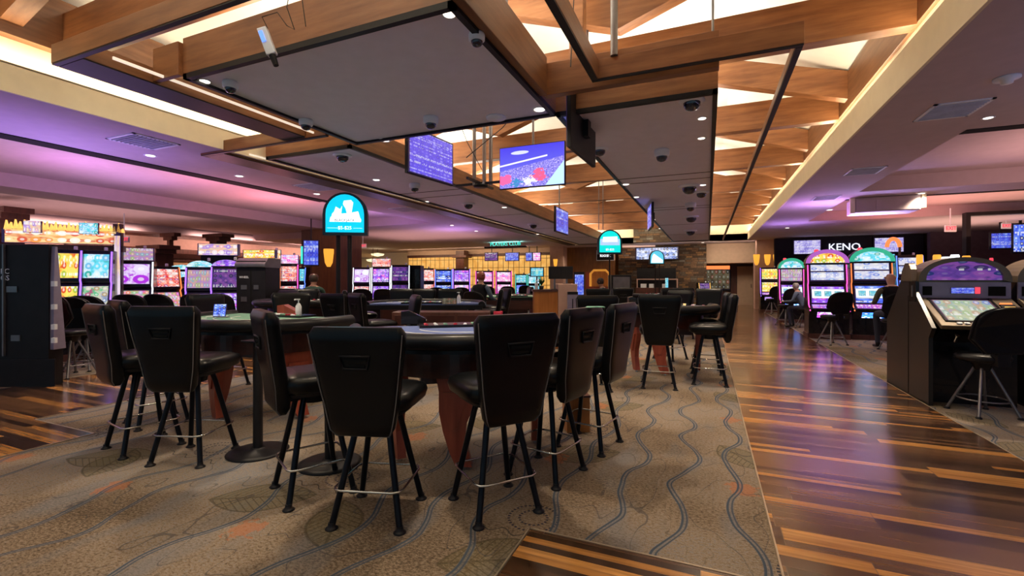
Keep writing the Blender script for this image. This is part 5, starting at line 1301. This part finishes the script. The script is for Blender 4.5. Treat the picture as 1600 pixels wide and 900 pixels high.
# left wall timber frames
g = 'dark wood posts with capitals along the far left wall'
for px, fwd, wd, top, lab in ((247, 17, .62, Zh(384, 17), 'thick dark wood column with wide capital behind the purple screen machine'), (341, 19.5, .45, 3.38, 'dark wood column above the pink topper'), (266, 19, .16, 3.38, 'thin dark wood post right of the thick column'), (12, 12.5, .5, 3.38, 'dark wood column at the far left edge behind the flames')):
    x, y = W(px, fwd); r = thing('timber_column', lab, 'column', (x, y, 0), 0, g); MB().b2((-wd/2, -wd/2, 0), (wd/2, wd/2, top-.15)).build('shaft', M['dark_wood'], r)
    cp = MB().b2((-wd/2-.4, -wd/2-.05, top-.15), (wd/2+.4, wd/2+.05, top)).b2((-wd/2-.2, -wd/2-.03, top-.3), (wd/2+.2, wd/2+.03, top-.15)); cp.build('capital', M['dark_wood'], r)
tag(MB().b2((-21.7, 9.0, 2.60), (-21.5, 21.0, 2.80)).build('tie_beam', M['dark_wood']), 'long dark tie beam between the timber columns on the left', 'beam')
# dark low partition rows behind the green table
r = thing('low_partition', 'low grey partition behind the green table by the seated person', 'partition', (*W(447, 11.4), 0), YAW)
MB().b2((-.7, 0, 0), (.75, .1, 1.02)).build('board', M['greymetal'], r, .01); MB().b2((-.72, -.03, 1.02), (.77, .13, 1.05)).build('cap_rail', M['beige'], r)
r = thing('wet_floor_sign', 'orange triangular floor sign beside the seated person', 'sign', (*W(514, 11.5), .0), YAW)
MB().yprism([(-.17, .1), (.17, .1), (.05, 1.1), (-.05, 1.1)], -.03, .03).build('board', M['orange_wood'], r); MB().b2((-.2, -.15, 0), (.2, .15, .1)).build('base', M['black'], r)

low_stool(489, 10.5, 100, 'low stool under the person in the green jersey', 1.05)
low_stool(749, 10.8, 60, 'low stool under the person in black with reddish hair', 1.05)
low_stool(271, 12.0, 10, 'low stool under the person seated in profile at the far left', 1.0)
low_stool(952, 13.5, 160, 'low stool under the person in dark blue', 1.0)
low_stool(1257, 13.7, 130, 'low stool under the person in blue grey', .95)
# ------------------------------------------------------------------ people
def person(px, fwd, seat, face, label, top, legs, hair, skin, scale=1.0, lean=.08, sleeve=None, mark=False, cap=None):
    x, y = W(px, fwd); r = thing('person', label, 'person', (x, y, 0), math.radians(face)-PI/2+YAW); r.scale = (scale,)*3
    # one vertex per joint; seated: pelvis at seat height, looking along +y
    h = seat
    V = {'pel': (0, 0, h+.10, .15, .12), 'belly': (0, .01+lean*.3, h+.28, .155, .115), 'chest': (0, .0+lean*.8, h+.45, .18, .12), 'up': (0, .0+lean, h+.56, .12, .09), 'neck': (0, lean*1.1, h+.64, .055, .055), 'skull0': (0, .01+lean*1.2, h+.70, .07, .075), 'skull': (0, .02+lean*1.3, h+.79, .082, .10), 'crown': (0, .01+lean*1.3, h+.87, .055, .065)}
    E = [('pel', 'belly'), ('belly', 'chest'), ('chest', 'up'), ('up', 'neck'), ('neck', 'skull0'), ('skull0', 'skull'), ('skull', 'crown')]
    for s_, n in ((-1, 'l'), (1, 'r')):
        V.update({n+'sh': (s_*.19, lean, h+.54, .065, .06), n+'el': (s_*.25, .08+lean, h+.30, .045, .045), n+'wr': (s_*.17, .34+lean, h+.27, .032, .03), n+'pa': (s_*.15, .41+lean, h+.275, .036, .02),
                  n+'hip': (s_*.10, .05, h+.08, .10, .09), n+'kn': (s_*.13, .45, h+.07, .065, .065), n+'an': (s_*.13, .38, .11, .042, .042), n+'he': (s_*.13, .36, .055, .045, .04), n+'to': (s_*.14, .54, .04, .04, .03)})
        E += [('up', n+'sh'), (n+'sh', n+'el'), (n+'el', n+'wr'), (n+'wr', n+'pa'), ('pel', n+'hip'), (n+'hip', n+'kn'), (n+'kn', n+'an'), (n+'an', n+'he'), (n+'he', n+'to')]
        for q in range(4):
            a, b_ = n+'f%d' % q, n+'g%d' % q; L = (.062, .07, .066, .052)[q]
            V[a] = (s_*(.15+(1.5-q)*.016), .44+lean, h+.275, .010, .009); V[b_] = (s_*(.15+(1.5-q)*.018), .44+L+lean, h+.258, .008, .007); E += [(n+'pa', a), (a, b_)]
        V[n+'t'] = (s_*.105, .42+lean, h+.27, .010, .010); E.append((n+'pa', n+'t'))
    idx = {k_: i for i, k_ in enumerate(V)}; me = bpy.data.meshes.new('body')
    me.from_pydata([v[:3] for v in V.values()], [(idx[a], idx[b_]) for a, b_ in E], [])
    o = bpy.data.objects.new('body', me); COL.objects.link(o)
    sk = o.modifiers.new('skin', 'SKIN'); sb = o.modifiers.new('sub', 'SUBSURF'); sb.levels = sb.render_levels = 2
    for i, v in enumerate(V.values()): me.skin_vertices[0].data[i].radius = v[3:5]
    me.skin_vertices[0].data[0].use_root = True
    dg = bpy.context.evaluated_depsgraph_get(); ev = bpy.data.meshes.new_from_object(o.evaluated_get(dg)); bpy.data.objects.remove(o)
    ev.materials.clear()
    for m_ in (skin, top, legs, sleeve or top, M['black']): ev.materials.append(m_)
    for p in ev.polygons:
        c = p.center; p.use_smooth = True
        if c.z > h+.615: i = 0
        elif c.z < .12: i = 4
        elif c.z < h+.155 and abs(c.x) < .26: i = 2
        elif abs(c.x) > .165 and c.z < h+.6: i = 3 if c.y < .36+lean else 0
        elif c.y > .34+lean: i = 0
        else: i = 1
        p.material_index = i
    ob = bpy.data.objects.new('body', ev); COL.objects.link(ob); ob.parent = r
    # face and hair
    cy, cz = .02+lean*1.3, h+.78
    fm_ = MB(); fm_.lathe([(0, 0), (.014, .008), (.010, .035), (0, .045)], 8, (0, cy+.098, cz-.03)); fm_.build('nose', skin, ob)
    em = MB()
    for s_ in (-1, 1): em.lathe([(0, -.008), (.011, 0), (0, .008)], 8, (s_*.032, cy+.088, cz+.012))
    em.build('eyes', M['black'], ob); MB().b2((-.022, cy+.088, cz-.052), (.022, cy+.095, cz-.044)).build('mouth', M['plain_red'], ob)
    for s_ in (-1, 1): MB().lathe([(0, -.03), (.014, -.01), (.016, .015), (0, .03)], 8, (s_*.086, cy, cz)).build('ear', skin, ob)
    hp = [(0, .125), (.05, .12), (.086, .085), (.098, .04), (.098, -.01), (.085, -.05), (.07, -.06)] if hair is not None else None
    if hp:
        MB().lathe(hp[::-1], 18, (0, cy-.022, cz)).build('hair', hair, r)
    if cap:
        MB().lathe([(.1, .03), (.10, .07), (.07, .12), (0, .135)], 16, (0, cy-.01, cz)).b2((-.06, cy+.07, cz+.03), (.06, cy+.17, cz+.04)).build('cap', cap, r)
    if mark: MB().yprism([(-.13, h+.50), (-.03, h+.50), (.02, h+.44), (-.02, h+.36), (-.05, h+.43), (-.12, h+.45)], -.145+lean*.5, -.135+lean*.5).build('white_mark', M['white'], r)
    return r
person(1398, 9.3, .62, 72, 'grey balding person in dark vest and olive sleeves on a low stool, right side', M['cloth_black'], M['denim'], None, M['skin_pale'], 1.06, .12, M['cloth_olive'])
person(489, 10.5, .68, 100, 'person in dark green jersey with white mark seated beyond the green table', M['jersey'], M['denim'], M['hair_dark'], M['skin'], 1.0, .05, None, True, M['dark_wood'])
person(749, 10.8, .66, 60, 'person in black with short reddish hair seated behind the far blue table', M['cloth_black'], M['denim'], M['redleg'], M['skin'], 1.05, .05, M['cloth_grey'])
person(271, 12.0, .62, 10, 'person in black seated in profile at the far left machines', M['cloth_black'], M['denim'], M['hair_dark'], M['skin'], 1.0, .2)
person(952, 13.5, .60, 160, 'person in dark blue seated under the stone wall', M['cloth_black'], M['denim'], M['hair_dark'], M['skin'], 1.0, .2, M['cloth_grey'])
person(1257, 13.7, .60, 130, 'person in blue grey seated between the two left arched machines', M['cloth_grey'], M['denim'], M['hair_grey'], M['skin_pale'], .9, .2)
x, y = W(106, 6.75); o = MB().loft([(0, 0, .72, .20, .03), (0, 0, .95, .22, .04), (0, 0, 1.13, .19, .035), (0, 0, 1.15, .12, .02)], 20).build('red_light_shell', M['plain_red'], None, 0, (x+.09, y-.28, .03), YAW)  # red shell: the reddish light on this stool back, put into colour
tag(o, 'red shell painting the red light on the stool back beside the large black cabinet back', 'painted light')
x, y = CW(.43, 3.3); 
o = MB().loft([(0, 0, 0, .07, .03), (0, 0, .006, .06, .028)], 12).build('cleaning_cloth', M['teal_led'] if False else mat('pale_green_cloth', (.22, .45, .38), .9), None, 0, (*CW(.60, 3.30), 1.252), .5)
tag(o, 'pale green folded cloth on top of a stool back at the blue table', 'cloth')
bx = thing('floor_box', 'small orange brown box on the carpet under the rightmost blue table stool', 'box', (*CW(.62, 4.45), 0), .5)
MB().b2((-.11, -.11, 0), (.11, .11, .33)).build('carton', M['orange_wood'], bx, .004); MB().b2((-.115, -.115, .33), (.115, .115, .35)).build('lid', M['dark_wood'], bx)
# added lamps over the machine banks tint the ceilings, standing in for their glow
for px, fwd, z, pw, col in ((120, 8.6, 2.65, 14, (.75, .30, 1)), (210, 10, 2.3, 15, (.6, .35, 1)), (341, 10.2, 2.4, 24, (1, .35, .5)), (430, 12.4, 2.5, 30, (1, .25, .35)), (60, 6.9, 2.3, 18, (.45, .3, 1)),
    (600, 14.9, 2.3, 18, (.6, .3, 1)), (710, 17.7, 2.2, 20, (.55, .3, 1)), (1291, 11.6, 2.5, 24, (.7, .35, 1)), (1360, 11.3, 2.6, 28, (.5, .45, 1)), (1236, 15.8, 2.4, 20, (.5, .3, 1)), (1396, 13.4, 2.7, 30, (1, .2, .15))):
    x, y = W(px, fwd); area('bank_glow_fill', (x, y, z), (.9, .3), pw, col, UP)
